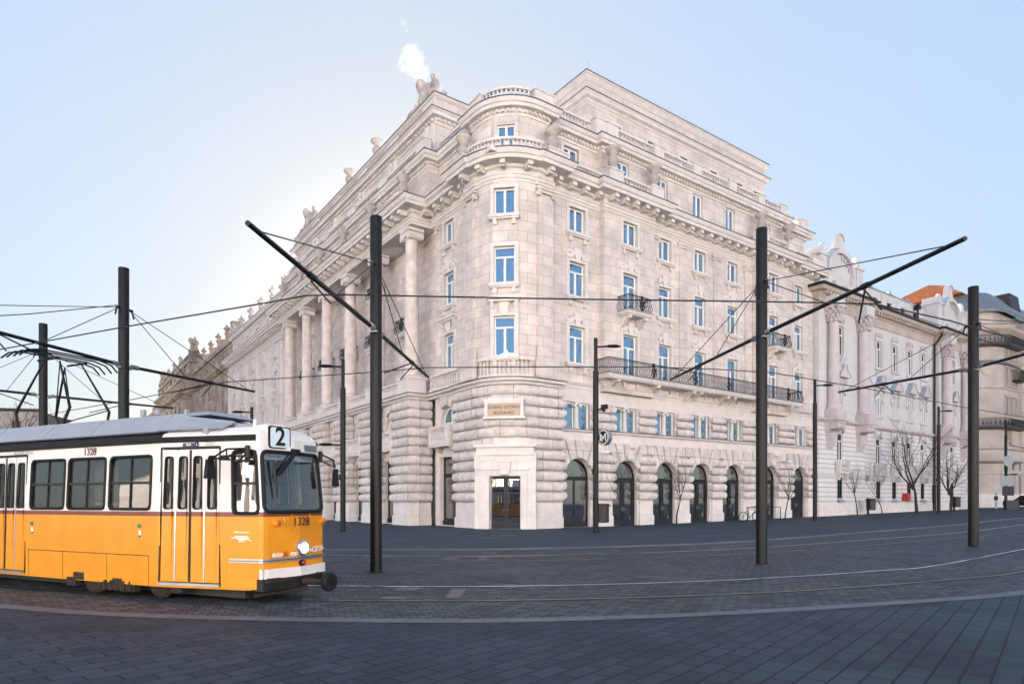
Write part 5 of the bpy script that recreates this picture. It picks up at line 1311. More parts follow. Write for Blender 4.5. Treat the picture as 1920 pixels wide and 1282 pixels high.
q = MB(); q.box(1.5, 69.5, 1.5, 24, .2, 24.2); q.build('core', M['shadowroom'], CB, smooth=False)
q = MB(); q.box(-.06, .02, 5.2, 8.2, 4.3, 6.6); q.box(-.06, .02, 4.6, 8.4, 1.2, 3.8); q.build('gateway', M['dark'], CB, smooth=False)
pl_ = loc2w(CA+3.3, -.12); sp2 = empty('street_sign', (pl_.x, pl_.y, 5.2), ANG); tag(sp2, 'small white street name plate on the corner of the cream house', 'sign')
q = MB(); q.box(-.9, .9, -.04, .02, 0, .55); q.build('plate', M['signwhite'], sp2, smooth=False); q = MB(); q.box(-.84, .84, -.047, -.043, .05, .11); q.box(-.84, .84, -.047, -.043, .44, .5); q.box(-.5, .5, -.047, -.043, .2, .34); q.build('lettering', M['inkdark'], sp2, smooth=False)

# ---------------------------------------------------------------- far building at the left edge
fb = at(8, 940, 105); FB = empty('apartment_house', (fb.x-9, fb.y, 0), R(12)); tag(FB, 'pale distant house with a flat roof at the left edge, behind bare trees', 'building')
q = MB(); q.box(-14, 13, 0, 12, 0, 16.6); q.build('wall', M['creamtrim'], FB, smooth=False); q = MB(); q.box(-14.3, 13.3, -.3, 12.3, 16.6, 17.1); q.build('roof', M['slate'], FB, smooth=False)
for k in range(6):
    for z in (9.5, 13): q = MB(); q.box(-12+k*4.2, -10.7+k*4.2, -.04, .02, z, z+2); q.build('window', M['glassold'], FB, smooth=False)

# ---------------------------------------------------------------- the yellow tram (local: x forward, y across from the near side to the far side)
TR = empty('tram', (-4.16, 10.147, 0), math.atan2(-.4254, .905)); tag(TR, 'yellow and white tram of line 2 coming in from the left, numbered 1328', 'tram')
def lean(v):
    x, y, z = v; f = max(0, min(1, (x+2.1)/2.1)); dz = max(0, z-1.5); c = (y-1.065)/1.065
    return (x-.10*f*f*dz, y-c*.045*dz, z)
def paint(name, bands, rough=.3):
    m = mat(name, bands[0][1], rough, 0, .5); t = m.node_tree
    tc = t.nodes.new('ShaderNodeTexCoord'); sx = t.nodes.new('ShaderNodeSeparateXYZ'); cr = t.nodes.new('ShaderNodeValToRGB'); mr = t.nodes.new('ShaderNodeMapRange')
    mr.inputs['From Max'].default_value = 4
    t.links.new(tc.outputs['Object'], sx.inputs[0]); t.links.new(sx.outputs[2], mr.inputs[0]); t.links.new(mr.outputs[0], cr.inputs[0])
    cr.color_ramp.interpolation = 'CONSTANT'; e = cr.color_ramp.elements
    while len(e) < len(bands): e.new(.5)
    for el, (z, c) in zip(e, bands): el.position = z/4; el.color = (*c, 1)
    nz = t.nodes.new('ShaderNodeTexNoise'); nz.inputs['Scale'].default_value = 2.5; nz.inputs['Detail'].default_value = 6; t.links.new(tc.outputs['Object'], nz.inputs[0])
    r2 = t.nodes.new('ShaderNodeMapRange'); r2.inputs['From Min'].default_value = .3; r2.inputs['From Max'].default_value = .7; r2.inputs['To Min'].default_value = .9; r2.inputs['To Max'].default_value = 1.06
    t.links.new(nz.outputs['Fac'], r2.inputs[0]); sc_ = t.nodes.new('ShaderNodeVectorMath'); sc_.operation = 'SCALE'; t.links.new(cr.outputs[0], sc_.inputs[0]); t.links.new(r2.outputs[0], sc_.inputs['Scale'])
    t.links.new(sc_.outputs[0], t.nodes['Principled BSDF'].inputs['Base Color']); return m
YEL, WHT, BRN = (.60, .232, .007), (.60, .575, .58), (.14, .03, .02)
M['tram'] = paint('tram_paint', [(0, YEL), (1.45, BRN), (1.53, WHT)])
M['tramfront'] = paint('tram_front_paint', [(0, YEL), (1.49, WHT)])
M['tyellow'] = mat('tram_yellow', YEL, .35, 0, .5, .06, 3)
M['twhite'] = mat('tram_white', WHT, .35, 0, .5, .05, 3)
M['roofgrey'] = mat('tram_roof_panel', (.23, .255, .305), .45, 0, .4, .05, 2)
M['tglass'] = glassy('tram_glass', (.02, .02, .022), .12, .01, .26, .03)
M['wscreen'] = glassy('windscreen_glass', (.02, .025, .03), .075, .01, .85, .03)
M['doorglass'] = glassy('door_glass', (.02, .02, .022), .03, .01, .26, .03)
M['rust'] = mat('dusty_underframe', (.026, .021, .018), .8, .2, .3, .25, 5)
M['lamp'] = mat('headlight_glow', (.9, .85, .7), .2, 0, .5, emit=((1, .9, .7), .5))
M['amber'] = mat('amber_lens', (.35, .05, .01), .2); M['redlens'] = mat('red_lens', (.30, .005, .01), .2)
M['chrome'] = mat('bright_trim', (.5, .51, .53), .3, .9)
M['rollsign'] = mat('route_box_glass', (.50, .60, .68), .15); M['interior'] = mat('tram_interior', (.20, .19, .18), .7); M['seat'] = mat('tram_seat', (.22, .03, .03), .7); M['yrail'] = mat('yellow_handrail', (.65, .38, .03), .4)
NX, NT, FX = -2.1, .35, -.05
TB = [(-9.6, 0), (NX, 0), (-.10, NT-.01), (-.04, NT+.02), (FX+.03, NT+.10), (.07, 1.065), (FX+.03, 2.13-NT-.10), (-.04, 2.13-NT-.02), (-.10, 2.13-NT+.01), (NX, 2.13), (-9.6, 2.13), (-9.6, 0)]
LT = length(TB)
def S(x, side=0):                                       # path length at station x on the near (0) or far (1) side
    if side == 0: return (x+9.6) if x <= NX else LT[1]+(x-NX)/(-.10-NX)*(LT[2]-LT[1])
    return LT[10]-(x+9.6) if x <= NX else LT[9]-(x-NX)/(-.10-NX)*(LT[9]-LT[8])
W3, W2, W1 = (-3.40, -2.28), (-4.62, -3.52), (-5.80, -4.72)
W0 = (-9.0, -7.9)
doors = [(-2.04, -.86), (-7.35, -5.98)]
cab = (-.60, -.10)
hs = []
for a, b in (W1, W2, W3): hs += [(S(a), S(b), 1.56, 2.50)]; hs += [(S(b, 1), S(a, 1), 1.56, 2.50)]
for a, b in doors: hs += [(S(a), S(b), .33, 2.60)]
hs += [(S(-1.95, 1)-1.0, S(-1.95, 1), 1.56, 2.5), (S(-6, 1), S(-7.2, 1), 1.56, 2.5)]
hs += [(S(cab[0]), S(cab[1]), 1.50, 2.54), (S(cab[1], 1), S(cab[0], 1), 1.5, 2.54)]
w0, w1 = LT[3]+.02, LT[7]-.02
hs += [(w0, w1, 1.53, 2.52)]
q = MB(); q.wall(TB, .25, 2.76, hs, .05); q.deform(lean); body = q.build('body', M['tram'], TR, smooth=False)
def tpt(u, d=0):                                        # point on the side at path length u, d outwards
    i = 0
    while i < len(LT)-2 and u > LT[i+1]: i += 1
    t = (u-LT[i])/(LT[i+1]-LT[i]); a, b = TB[i], TB[i+1]; l = math.hypot(b[0]-a[0], b[1]-a[1])
    return (a[0]+(b[0]-a[0])*t+(b[1]-a[1])/l*d, a[1]+(b[1]-a[1])*t-(b[0]-a[0])/l*d)
def panel(q, u0, u1, z0, z1, d0, d1):                   # a slab lying along the side
    us = sorted(set([u0, u1]+[l for l in LT if u0 < l < u1]))
    for a, b in zip(us, us[1:]):
        A = [tpt(a+1e-6, d0), tpt(b-1e-6, d0), tpt(b-1e-6, d1), tpt(a+1e-6, d1)]
        n = q.add([(x, y, z) for z in (z0, z1) for x, y in A])
        for f in ((0, 3, 2, 1), (4, 5, 6, 7), (0, 1, 5, 4), (1, 2, 6, 5), (2, 3, 7, 6), (3, 0, 4, 7)): q.f.append(tuple(n+i for i in f)); q.uv.append(None)
def rrect(q, u0, u1, z0, z1, r, d, th, w_):             # rounded rubber gasket
    pts = []
    for cx, cz, a0 in ((u1-r, z0+r, -90), (u1-r, z1-r, 0), (u0+r, z1-r, 90), (u0+r, z0+r, 180)):
        for k in range(5): a = R(a0+22.5*k); pts.append((cx+r*math.cos(a), cz+r*math.sin(a)))
    out = []
    for (a, z), (b, y) in zip(pts, pts[1:]+pts[:1]):
        n = max(1, int(abs(b-a)/.2))
        for k in range(n): out.append((a+(b-a)*k/n, z+(y-z)*k/n))
    q.tube([(*tpt(u, d), z) for u, z in out], th, 6, close=True)
def side_window(u0, u1, z0, z1, name='window', split=True):
    q = MB(); rrect(q, u0+.01, u1-.01, z0+.01, z1-.01, .08, .0, .03, .03); q.deform(lean); o = q.build(name, M['rubber'], TR)
    q = MB(); panel(q, u0-.0, u1+.0, z0, z1, -.03, -.022); q.deform(lean); q.build('pane', M['tglass'], o, smooth=False)
    if split:
        q = MB(); zz = z0+(z1-z0)*.5; panel(q, u0+.02, u1-.02, zz-.02, zz+.02, -.03, .012); panel(q, (u0+u1)/2-.012, (u0+u1)/2+.012, z0+.03, z1-.03, -.03, .0); q.deform(lean); q.build('bar', M['iron'], o, smooth=False)
    return o
for a, b in (W1, W2, W3): side_window(S(a), S(b), 1.56, 2.50)
for a, b in (W1, W2, W3): side_window(S(b, 1), S(a, 1), 1.56, 2.50)
side_window(S(-1.95, 1)-1.0, S(-1.95, 1), 1.56, 2.5)
for u0, u1 in ((S(cab[0]), S(cab[1])), (S(cab[1], 1), S(cab[0], 1))):
    o = side_window(u0, u1, 1.50, 2.54, 'cab_window', False); q = MB(); panel(q, u0+.02, u1-.02, 1.98, 2.02, -.03, .012); panel(q, u0+.02, u1-.02, 2.36, 2.39, -.03, .01); q.deform(lean); q.build('bar', M['iron'], o, smooth=False)
q = MB(); rrect(q, w0, w1, 1.53, 2.53, .10, .005, .035, 0); q.deform(lean); ws = q.build('windscreen', M['rubber'], TR)
q = MB(); panel(q, w0, w1, 1.53, 2.53, -.02, -.012); q.deform(lean); q.build('pane', M['wscreen'], ws, smooth=False)
q = MB(); panel(q, w0+.06, w1-.1, 2.40, 2.50, -.05, -.045); q.deform(lean); bl = q.build('destination_blind', M['rollsign'], ws, smooth=False)
# doors: four leaves with tall narrow panes
for a, b in doors:
    n = 4; u0, u1 = S(a), S(b); wd = (u1-u0)/n
    for k in range(n):
        x0, x1 = u0+k*wd+.008, u0+(k+1)*wd-.008
        q = MB(); panel(q, x0, x0+.06, .35, 2.58, -.04, .0); panel(q, x1-.06, x1, .35, 2.58, -.04, .0); panel(q, x0+.06, x1-.06, .35, 1.58, -.04, .0); panel(q, x0+.06, x1-.06, 2.46, 2.58, -.04, .0); q.deform(lean)
        d = q.build('door', M['tram'], TR, smooth=False)
        q = MB(); panel(q, x0+.05, x1-.05, 1.56, 2.48, -.025, -.018); q.deform(lean); q.build('pane', M['doorglass'], d, smooth=False)
        q = MB(); rrect(q, x0+.06, x1-.06, 1.58, 2.46, .05, .0, .014, 0); q.deform(lean); q.build('gasket', M['rubber'], d)
    q = MB()
    for k in (1, 3): panel(q, u0+k*wd-.012, u0+k*wd+.012, .36, 2.57, -.02, .012)
    q.deform(lean); q.build('door_hinge_strip', M['chrome'], TR, smooth=False)
    q = MB(); panel(q, u0+2*wd-.022, u0+2*wd+.022, .36, 2.57, -.02, .010); panel(q, u0-.03, u0-.005, .30, 2.62, -.02, .014); panel(q, u1+.005, u1+.03, .30, 2.62, -.02, .014); panel(q, u0, u1, 2.6, 2.63, -.02, .014); q.deform(lean); q.build('door_seal', M['iron'], TR, smooth=False)
    q = MB(); panel(q, u0-.02, u1+.02, .285, .335, -.06, .03); q.build('door_step', M['chrome'], TR, smooth=False)
# seams, flaps and trim on the yellow skirt
q = MB(); f0, f1 = S(-5.85), S(-2.32)
panel(q, f0, f1, .762, .775, 0, .006); panel(q, f0, f0+.01, .28, .77, 0, .003)
for x in (-4.75, -3.45, -2.32): panel(q, S(x), S(x)+.009, .26, .77, 0, .003)
q.build('flap_seams', M['rust'], TR, smooth=False)
q = MB(); e = S(-.66); fe = LT[8]+.3; panel(q, e, fe, .735, .765, 0, .018); panel(q, e, fe, .70, .725, 0, .018); q.build('trim_strip', M['chrome'], TR, smooth=False)
q = MB(); panel(q, e, fe, .72, .74, 0, .012); q.build('trim_groove', M['iron'], TR, smooth=False)
q = MB(); panel(q, S(-.72)-.0, S(-.72)+.008, .26, .72, 0, .003); panel(q, S(-.52), S(-.14), .27, .44, 0, .012); panel(q, S(-.36), S(-.2), .63, .69, 0, .006); q.build('apron_panel', M['tyellow'], TR, smooth=False)
q = MB(); panel(q, LT[2]+.02, LT[8]-.02, .44, .595, .0, .05); q.build('bumper', M['twhite'], TR, smooth=False)
q = MB(); panel(q, LT[2]-.15, LT[8]+.15, .24, .438, -.2, .006); nb = q.build('apron_opening', M['iron'], TR, smooth=False)
# lights
def fpt(y, z, d=0): 
    x = FX+.03+.09*(1-min(1, abs(y-1.065)/.615)); v = lean((x, y, z)); return Vector((v[0]+d, v[1], v[2]))
def roundlamp(y, z, r, m, name, rim='chrome'):
    q = MB(); c = fpt(y, z); q.lathe([(r*1.18, -.03), (r*1.22, .05), (r*1.0, .07)], tuple(c), 20, 'x'); o = q.build(name, M[rim], TR)
    q = MB(); q.lathe([(r*1.0, .03), (r*.8, .075), (r*.4, .095), (.001, .1)], tuple(c), 20, 'x'); q.build('lens', M[m], o)
roundlamp(1.12, .91, .115, 'lamp', 'headlight')
roundlamp(.60, 1.345, .05, 'amber', 'indicator', 'tyellow'); roundlamp(1.70, 1.345, .05, 'amber', 'indicator', 'tyellow'); roundlamp(1.10, .655, .045, 'redlens', 'tail_light', 'rubber')
q = MB(); c = fpt(1.1, 1.36, .004)
q.box(c.x-.01, c.x+.004, .88, .89, 1.22, 1.49); q.box(c.x-.01, c.x+.004, 1.32, 1.33, 1.22, 1.49); q.box(c.x-.01, c.x+.004, .88, 1.33, 1.215, 1.223)
for y in (.70, 1.62): q.tube([(c.x+.0, y, 1.44), (c.x+.04, y, 1.36), (c.x+.04, y+.05, 1.36), (c.x, y+.05, 1.44)], .008, 5)
q.build('front_flap', M['tyellow'], TR, smooth=False)
# lettering. RF faces forward (+x), RS faces the near side (-y)
RF = Matrix.Rotation(R(90), 4, 'Z') @ Matrix.Rotation(R(90), 4, 'X')
RS_ = Matrix.Rotation(R(90), 4, 'X'); RN = Matrix.Rotation(math.atan2(NT, 2.0), 4, 'Z') @ RS_
text('1328', .20, M['inkdark'], 'number', TR, fpt(1.11, 1.355, .012), RF, .002, bold=.012)
text('BUDA', .085, M['inkwhite'], 'lettering', TR, fpt(.62, .815, .018), RF, .002, sx=1.05, bold=.02); text('PEST', .085, M['inkwhite'], 'lettering', TR, fpt(.945, .815, .022), RF, .002, sx=1.05, bold=.02)
q = MB(); c = fpt(.77, .815, .018)
for k, h in enumerate((.05, .09, .06, .1, .05)): q.box(c.x-.002, c.x+.002, .725+k*.02, .733+k*.02, .78, .78+h)
q.build('emblem', M['amber'], TR, smooth=False)
q = MB(); c = fpt(1.40, .855, .014); q.box(c.x-.003, c.x+.003, 1.28, 1.44, .825, .885); q.tube([(c.x, 1.46+.045*math.cos(t*.524), .855+.045*math.sin(t*.524)) for t in range(12)], .012, 5, close=True); q.build('badge', M['rollsign'], TR, smooth=False)
text('BKK', .05, M['signwhite'], 'lettering', TR, fpt(1.34, .855, .022), RF, .002)
text('BUDAPESTI\nKÖZLEKEDÉSI\nKÖZPONT', .035, M['inkwhite'], 'lettering', TR, fpt(1.63, .865, .016), RF, .001)
def sside(x, z, d=.008): 
    v = lean((*tpt(S(x), d), z)); return Vector(v)
text('1328', .19, M['inkdark'], 'number', TR, sside(-4.0, 2.61), RS_, .002, bold=.012)
text('BUDA PEST', .13, M['inkgrey'], 'lettering', TR, sside(-6.1, 2.665), RS_, .002, bold=.015)
q = MB(); panel(q, S(-1.62), S(-1.36), 2.625, 2.69, 0, .006); q.deform(lean); q.build('badge', M['inknavy'], TR, smooth=False)
q = MB(); cc = sside(-1.33, 2.657, .006); q.tube([(cc.x+.034*math.cos(t*.524), cc.y, cc.z+.034*math.sin(t*.524)) for t in range(12)], .014, 5, close=True); q.build('badge', M['inknavy'], TR)
text('BKK', .055, M['inkwhite'], 'lettering', TR, sside(-1.49, 2.657, .011), RN, .002)
text('BUDAPESTI\nKÖZLEKEDÉSI\nKÖZPONT', .035, M['inkgrey'], 'lettering', TR, sside(-1.05, 2.655, .008), RN, .001)
text('A BKK megbízásából a', .035, M['inkwhite'], 'lettering', TR, sside(-.42, 1.20), RN, .001)
text('BKV', .06, M['inkwhite'], 'lettering', TR, sside(-.42, 1.055), RN, .001)
q = MB()
for z, x0, x1 in ((1.13, -.55, -.28), (1.105, -.62, -.3), (1.085, -.5, -.25)): q.tube([sside(x0, z), sside(x1-.05, z), sside(x1, z-.02)], .008, 4)
q.build('emblem', M['inkwhite'], TR)
for x in (-2.55, -5.72):
    q = MB(); c = sside(x, 1.28, .0); q.tube([c, c+Vector((0, -.025, 0))], .034, 12); q.build('door_button', mat('green_button', (.02, .2, .12), .4), TR)
    q = MB(); panel(q, S(x)-.025, S(x)+.025, 1.12, 1.2, 0, .004); q.build('sticker', M['signwhite'], TR, smooth=False); q = MB(); panel(q, S(x)-.025, S(x)+.025, 1.085, 1.12, 0, .004); q.build('sticker', M['inknavy'], TR, smooth=False)
RW = RF @ Matrix.Rotation(R(-5), 4, 'X')
text('JÁSZAI MARI TÉR', .055, M['inkdark'], 'lettering', bl, Vector((*lean((.045, .72, 2.45)),))+Vector((-.055, 0, 0)), RF, .001); text('2', .10, M['inkdark'], 'number', bl, Vector(lean((.045, 1.08, 2.45)))+Vector((-.035, 0, 0)), RF, .001); text('KÖZVÁGÓHÍD H', .05, M['inkdark'], 'lettering', bl, Vector(lean((.045, 1.42, 2.45)))+Vector((-.05, 0, 0)), RF, .001)
# roof: gutter, shell, fairings, route box, vent
q = MB(); q.sweep(TB[:3], [(0, 2.70), (.05, 2.71), (.06, 2.76), (.03, 2.80), (0, 2.80)]); q.sweep(TB[8:11], [(0, 2.70), (.05, 2.71), (.06, 2.76), (.03, 2.80), (0, 2.80)]); q.deform(lean); q.build('gutter', M['rubber'], TR)
q = MB(); L0 = [tuple(lean((x, y, 2.76))[:2]) for x, y in TB[:-1]]; cx_ = 1.065
rings = [[(x, y, 2.76) for x, y in L0], [(x-(.05 if x > -1 else 0), cx_+(y-cx_)*.93, 2.86) for x, y in L0], [(x-(.16 if x > -1 else 0), cx_+(y-cx_)*.78, 2.945) for x, y in L0], [(x-(.34 if x > -1 else 0), cx_+(y-cx_)*.5, 2.985) for x, y in L0], [(x-(.5 if x > -1 else 0), cx_+(y-cx_)*.1, 3.0) for x, y in L0]]
q2 = MB()
for A, B in zip(rings, rings[1:]):
    for i in range(len(A)): j = (i+1) % len(A); (q2 if max(A[i][0], A[j][0]) < -1.9 else q).face([A[i], A[j], B[j], B[i]])
q.build('nose_roof', M['twhite'], TR, sharp=60); q2.build('roof', M['rubber'], TR, sharp=60)  # shell coloured black to stand for the shaded gap under the fairings
segs = [(-.95, -2.2), (-2.22, -4.1), (-4.12, -5.6), (-5.62, -7.3), (-7.32, -9.4)]
for k, (x1, x0) in enumerate(segs):
    q = MB(); zt1 = 3.08 if k == 0 else 3.24; zt0 = 3.24; zb = 2.915 if k else 2.93
    yb = lambda x: .10+.33*max(0, min(1, (x+2.1)/1.9)); yt = lambda x: yb(x)+.30
    for s in (0, 1):
        f = (lambda y: y) if s == 0 else (lambda y: 2.13-y)
        P = [(x0, f(yb(x0)), zb), (x1, f(yb(x1)), zb), (x1, f(yt(x1)), zt1), (x0, f(yt(x0)), zt0)]; n_ = (0, .03, -.03)
        I = [(x, y+(.03 if s == 0 else -.03), z-.02) for x, y, z in P]
        n = q.add(P+I)
        for fc in ((0, 1, 2, 3), (7, 6, 5, 4), (0, 4, 5, 1), (1, 5, 6, 2), (2, 6, 7, 3), (3, 7, 4, 0)): q.f.append(tuple(n+i for i in fc)); q.uv.append(None)
    q.face([(x0, .40, 3.235), (x1, yt(x1), zt1-.005), (x1, 2.13-yt(x1), zt1-.005), (x0, 1.73, 3.235)])
    q.build('roof_fairing', M['roofgrey'], TR, smooth=False)
q = MB(); q.box(-1.75, -.95, .62, 1.55, 2.95, 3.06); q.box(-.97, -.55, .6, 1.55, 2.94, 3.03, .05)
for k in range(7): q.box(-1.3-k*1.1, -1.18-k*1.1, .25, .34, 2.75, 2.95)
q.build('roof_equipment', M['roofgrey'], TR, smooth=False)
q = MB(); q.box(-4.2, -1.5, .55, 1.6, 3.22, 3.30, .12); q.box(-3.4, -3.3, .6, .66, 3.3, 3.42); q.box(-3.0, -2.9, .6, .66, 3.3, 3.40); q.box(-2.2, -2.14, .6, .66, 3.25, 3.36); q.build('roof_box', M['roofgrey'], TR, smooth=False)
q = MB(); q.tube([(-.42, .55, 2.98), (-.42, .55, 3.07)], .03, 8); q.build('antenna', M['twhite'], TR)
rb_ = empty('route_box', Vector((-.17, .78, 2.585)), R(-6), TR)
q = MB(); q.box(-.42, .075, -.25, .25, -.02, .44, .03); q.build('case', M['twhite'], rb_)
q = MB(); P_ = []
for cx, cz, a0 in ((.19, .05, -90), (.19, .36, 0), (-.19, .36, 90), (-.19, .05, 180)):
    for k in range(5): a = R(a0+22.5*k); P_.append((cx+.05*math.cos(a), cz+.05*math.sin(a)))
q.prism(P_, lambda u, v, d: (.07+d, u, v), 0, .03); q.build('bezel', M['rubber'], rb_, smooth=False)
q = MB(); q.prism([(u*.88, .205+(v-.205)*.88) for u, v in P_], lambda u, v, d: (.101+d, u, v), 0, .006); q.build('glass', M['rollsign'], rb_, smooth=False)
rb_.scale = (.92, .92, .92)
text('2', .46, M['iron'], 'number', rb_, Vector((.112, 0, .205)), RF, .002, bold=.018)
q = MB(); c = Vector(lean((.0, 1.5, 2.66))); q.box(c.x-.02, c.x+.035, 1.33, 1.66, 2.585, 2.70)
vb = q.build('vent', M['chrome'], TR, smooth=False); q = MB()
for k in range(6): q.box(c.x+.03, c.x+.04, 1.35, 1.64, 2.595+k*.018, 2.603+k*.018)
q.build('louvres', M['iron'], vb, smooth=False)
# wiper, mirrors
q = MB(); a_ = fpt(1.02, 2.56, .05); b_ = fpt(.62, 2.12, .06); q.tube([a_, b_], .022, 6); q.tube([fpt(1.09, 2.56, .05), fpt(.70, 2.16, .06)], .014, 6); q.tube([fpt(.55, 2.38, .05), fpt(.58, 2.08, .06), fpt(.60, 1.75, .05)], .022, 6); q.tube([fpt(.9, 2.5, .04), fpt(.64, 2.26, .06)], .012, 5); q.tube([fpt(.98, 2.57, .03), fpt(1.16, 2.57, .03)], .035, 8); q.build('wiper', M['iron'], TR)
for s in (0, 1):
    f = (lambda y: y) if s == 0 else (lambda y: 2.13-y)
    o = empty('mirror', (-.32 if s == 0 else -.15, f(.30), 2.52), 0, TR); sg_ = 1 if s == 0 else -1
    q = MB(); e_ = [(0, 0, .05), (-.22, -.22*sg_, .03), (-.45, -.34*sg_, -.14)] if s == 0 else [(0, 0, .05), (.22, .10, -.06), (.24, .12, -.2)]
    q.tube(e_, .018, 6); q.tube([(x, y, z-.12) for x, y, z in e_[:2]]+[e_[2]], .014, 6); q.tube([e_[1], (e_[1][0], e_[1][1], e_[1][2]-.12)], .014, 6); q.tube([(0, 0, -.1), (0, 0, .1)], .04, 8); q.build('bracket', M['iron'], o)
    q = MB(); x, y, z = e_[2]; 
    q.box(x-.05, x+.05, y-.09, y+.07, z-.31, z, .02) if s == 0 else q.box(x-.04, x+.05, y-.05, y+.06, z-.34, z-.02, .02)
    q.build('mirror_head', M['rubber'], o)
q = MB(); c = Vector((-.46, -.03, 2.42)); q.tube([(-.32, .25, 2.5), c], .014, 6); q.tube([c-Vector((.0, .0, .06)), c+Vector((0, 0, .02))], [.10, .05], 10); q.build('kerb_mirror', M['rubber'], TR)
# underframe block set low to darken the ground below; bogie, wheels, coupler
q = MB(); q.box(-9.4, -.5, .42, 1.7, .09, .34); q.build('shading_underframe', M['shadowroom'], TR, smooth=False)
bg_ = empty('bogie', (-3.15, 0, 0), R(3), TR)
for x in (-.85, .85):
    for y in (.22, 1.9):
        q = MB(); q.lathe([(.05, -.07), (.24, -.07), (.27, -.05), (.30, -.03), (.30, .05), (.05, .06)], (x, y, .30), 24, 'y'); wo = q.build('wheel', M['rust'], bg_); q = MB(); q.lathe([(.1, -.1), (.1, -.05)], (x, y, .30), 14, 'y'); q.build('hub', M['rust'], wo)
q = MB()
for y in (.10, 1.95): q.box(-1.25, 1.25, y-.05, y+.06, .26, .40); q.box(-.42, .42, y-.09, y+.02, .12, .26); q.box(-.12, .12, y-.11, y, .16, .34); q.box(-1.45, -1.2, y-.04, y+.05, .14, .30); q.box(1.2, 1.5, y-.04, y+.05, .14, .26)
for k in range(5): q.tube([(-.32+k*.16, .0, .12), (-.32+k*.16, .0, .30)], .03, 6)
q.build('frame', M['rust'], bg_, smooth=False)
q = MB(); q.box(-5.6, -4.6, .12, .4, .16, .27); q.build('resistor_box', M['rust'], TR, smooth=False)
cp_ = empty('coupler', (0, 1.065, .30), 0, TR)
q = MB(); q.tube([(-.6, 0, .02), (-.1, 0, .04), (.16, .22, .02), (.30, .34, 0)], [.09, .09, .06, .05], 10); q.tube([(-.2, .0, .05), (.24, .28, .0)], .05, 8); q.box(-.3, .0, -.25, .3, -.06, .1); q.tube([(-.25, -.68, -.14), (.1, .15, -.10)], .035, 8); q.box(-.5, .06, -.68, .5, .08, .15); q.build('drawbar', M['rust'], cp_)
q = MB(); q.lathe([(.05, -.06), (.15, -.05), (.165, -.02), (.165, .05), (.15, .07), (.06, .07), (.055, .05), (.001, .05)], (.36, .40, 0), 22, 'x'); q.build('buffer', M['rubber'], cp_)
# inside
q = MB(); q.box(-9.5, -2.1, .1, 2.03, .42, .5); q.box(-2.1, -.5, .42, 1.7, .42, .5); q.box(-9.5, -9.4, .1, 2.03, .5, 2.7); q.box(-.93, -.9, .4, 1.6, .5, 2.0); q.box(-.35, -.08, .5, 1.65, 1.28, 1.55); q.box(-9.5, -2.1, .1, 2.03, 2.62, 2.7); q.box(-2.1, -.4, .45, 1.68, 2.62, 2.7); q.build('interior', M['interior'], TR, smooth=False)
q = MB()
for k in range(8):
    for y in (.25, 1.45): x = -2.3-k*.85; q.box(x-.4, x, y, y+.42, .85, .95, .02); q.box(x-.45, x-.38, y, y+.42, .95, 1.62, .02)
q.build('seats', M['seat'], TR, smooth=False)
q = MB()
for x in (-2.1, -3.45, -4.7, -5.9): q.tube([(x, .55, .5), (x, .55, 2.6)], .02, 6)
q.tube([(-6, .28, 1.72), (-2.2, .28, 1.72)], .018, 6); q.build('handrail', M['yrail'], TR)
q = MB(); q.box(-.26, -.06, .75, 1.25, 1.56, 1.60); q.box(-.2, -.1, .8, 1.1, 1.60, 1.66); q.box(-.16, -.05, 1.3, 1.6, 1.56, 1.64); q.build('dashboard', mat('dash_blue', (.03, .06, .16), .5), TR, smooth=False)
# pantograph on the rear of the roof
pg = empty('pantograph', (-6.6, 1.065, 3.2), 0, TR)
q = MB()
for y in (-.45, .45): q.tube([(.75, y, .0), (.95, y*.9, .42), (.30, y*.5, 1.45)], [.03, .03, .018], 6); q.tube([(-.75, y, .0), (-.95, y*.9, .42), (-.30, y*.5, 1.45)], [.03, .03, .018], 6)
q.tube([(.95, -.4, .42), (-.3, .22, 1.45)], .012, 5); q.tube([(-.95, .4, .42), (.3, -.22, 1.45)], .012, 5); q.tube([(.8, -.45, .1), (.9, .4, .45)], .012, 5); q.build('arms', M['iron'], pg)
q = MB()
for x in (-.32, -.12, .12, .32): q.tube([(x, -1.0, 1.42), (x, -.86, 1.56), (x, -.6, 1.62), (x, .6, 1.62), (x, .86, 1.56), (x, 1.0, 1.42)], .018, 6)
for y in (-.3, .3): q.tube([(-.34, y, 1.5), (.34, y, 1.5)], .022, 6)
q.build('contact_head', M['iron'], pg)

# ---------------------------------------------------------------- people
def body_fig(name, loc, rz, joints, bones, radii, m, label):
    me = bpy.data.meshes.new(name); idx = {k: i for i, k in enumerate(joints)}
    me.from_pydata([joints[k] for k in joints], [(idx[a], idx[b]) for a, b in bones], [])
    o = bpy.data.objects.new(name, me); COL.objects.link(o); o.location = loc; o.rotation_euler = (0, 0, rz)
    sk = o.modifiers.new('skin', 'SKIN'); o.modifiers.new('sub', 'SUBSURF').levels = 2
    for k, i in idx.items():
        r = radii[k]; o.data.skin_vertices[0].data[i].radius = r if isinstance(r, tuple) else (r, r)
        o.data.skin_vertices[0].data[i].use_root = (k == 'pelvis')
    bpy.context.view_layer.update()
    nm = bpy.data.meshes.new_from_object(o.evaluated_get(bpy.context.evaluated_depsgraph_get())); o.modifiers.clear(); o.data = nm
    nm.materials.clear(); nm.materials.append(m); nm.shade_smooth()
    tag(o, label, 'person'); return o
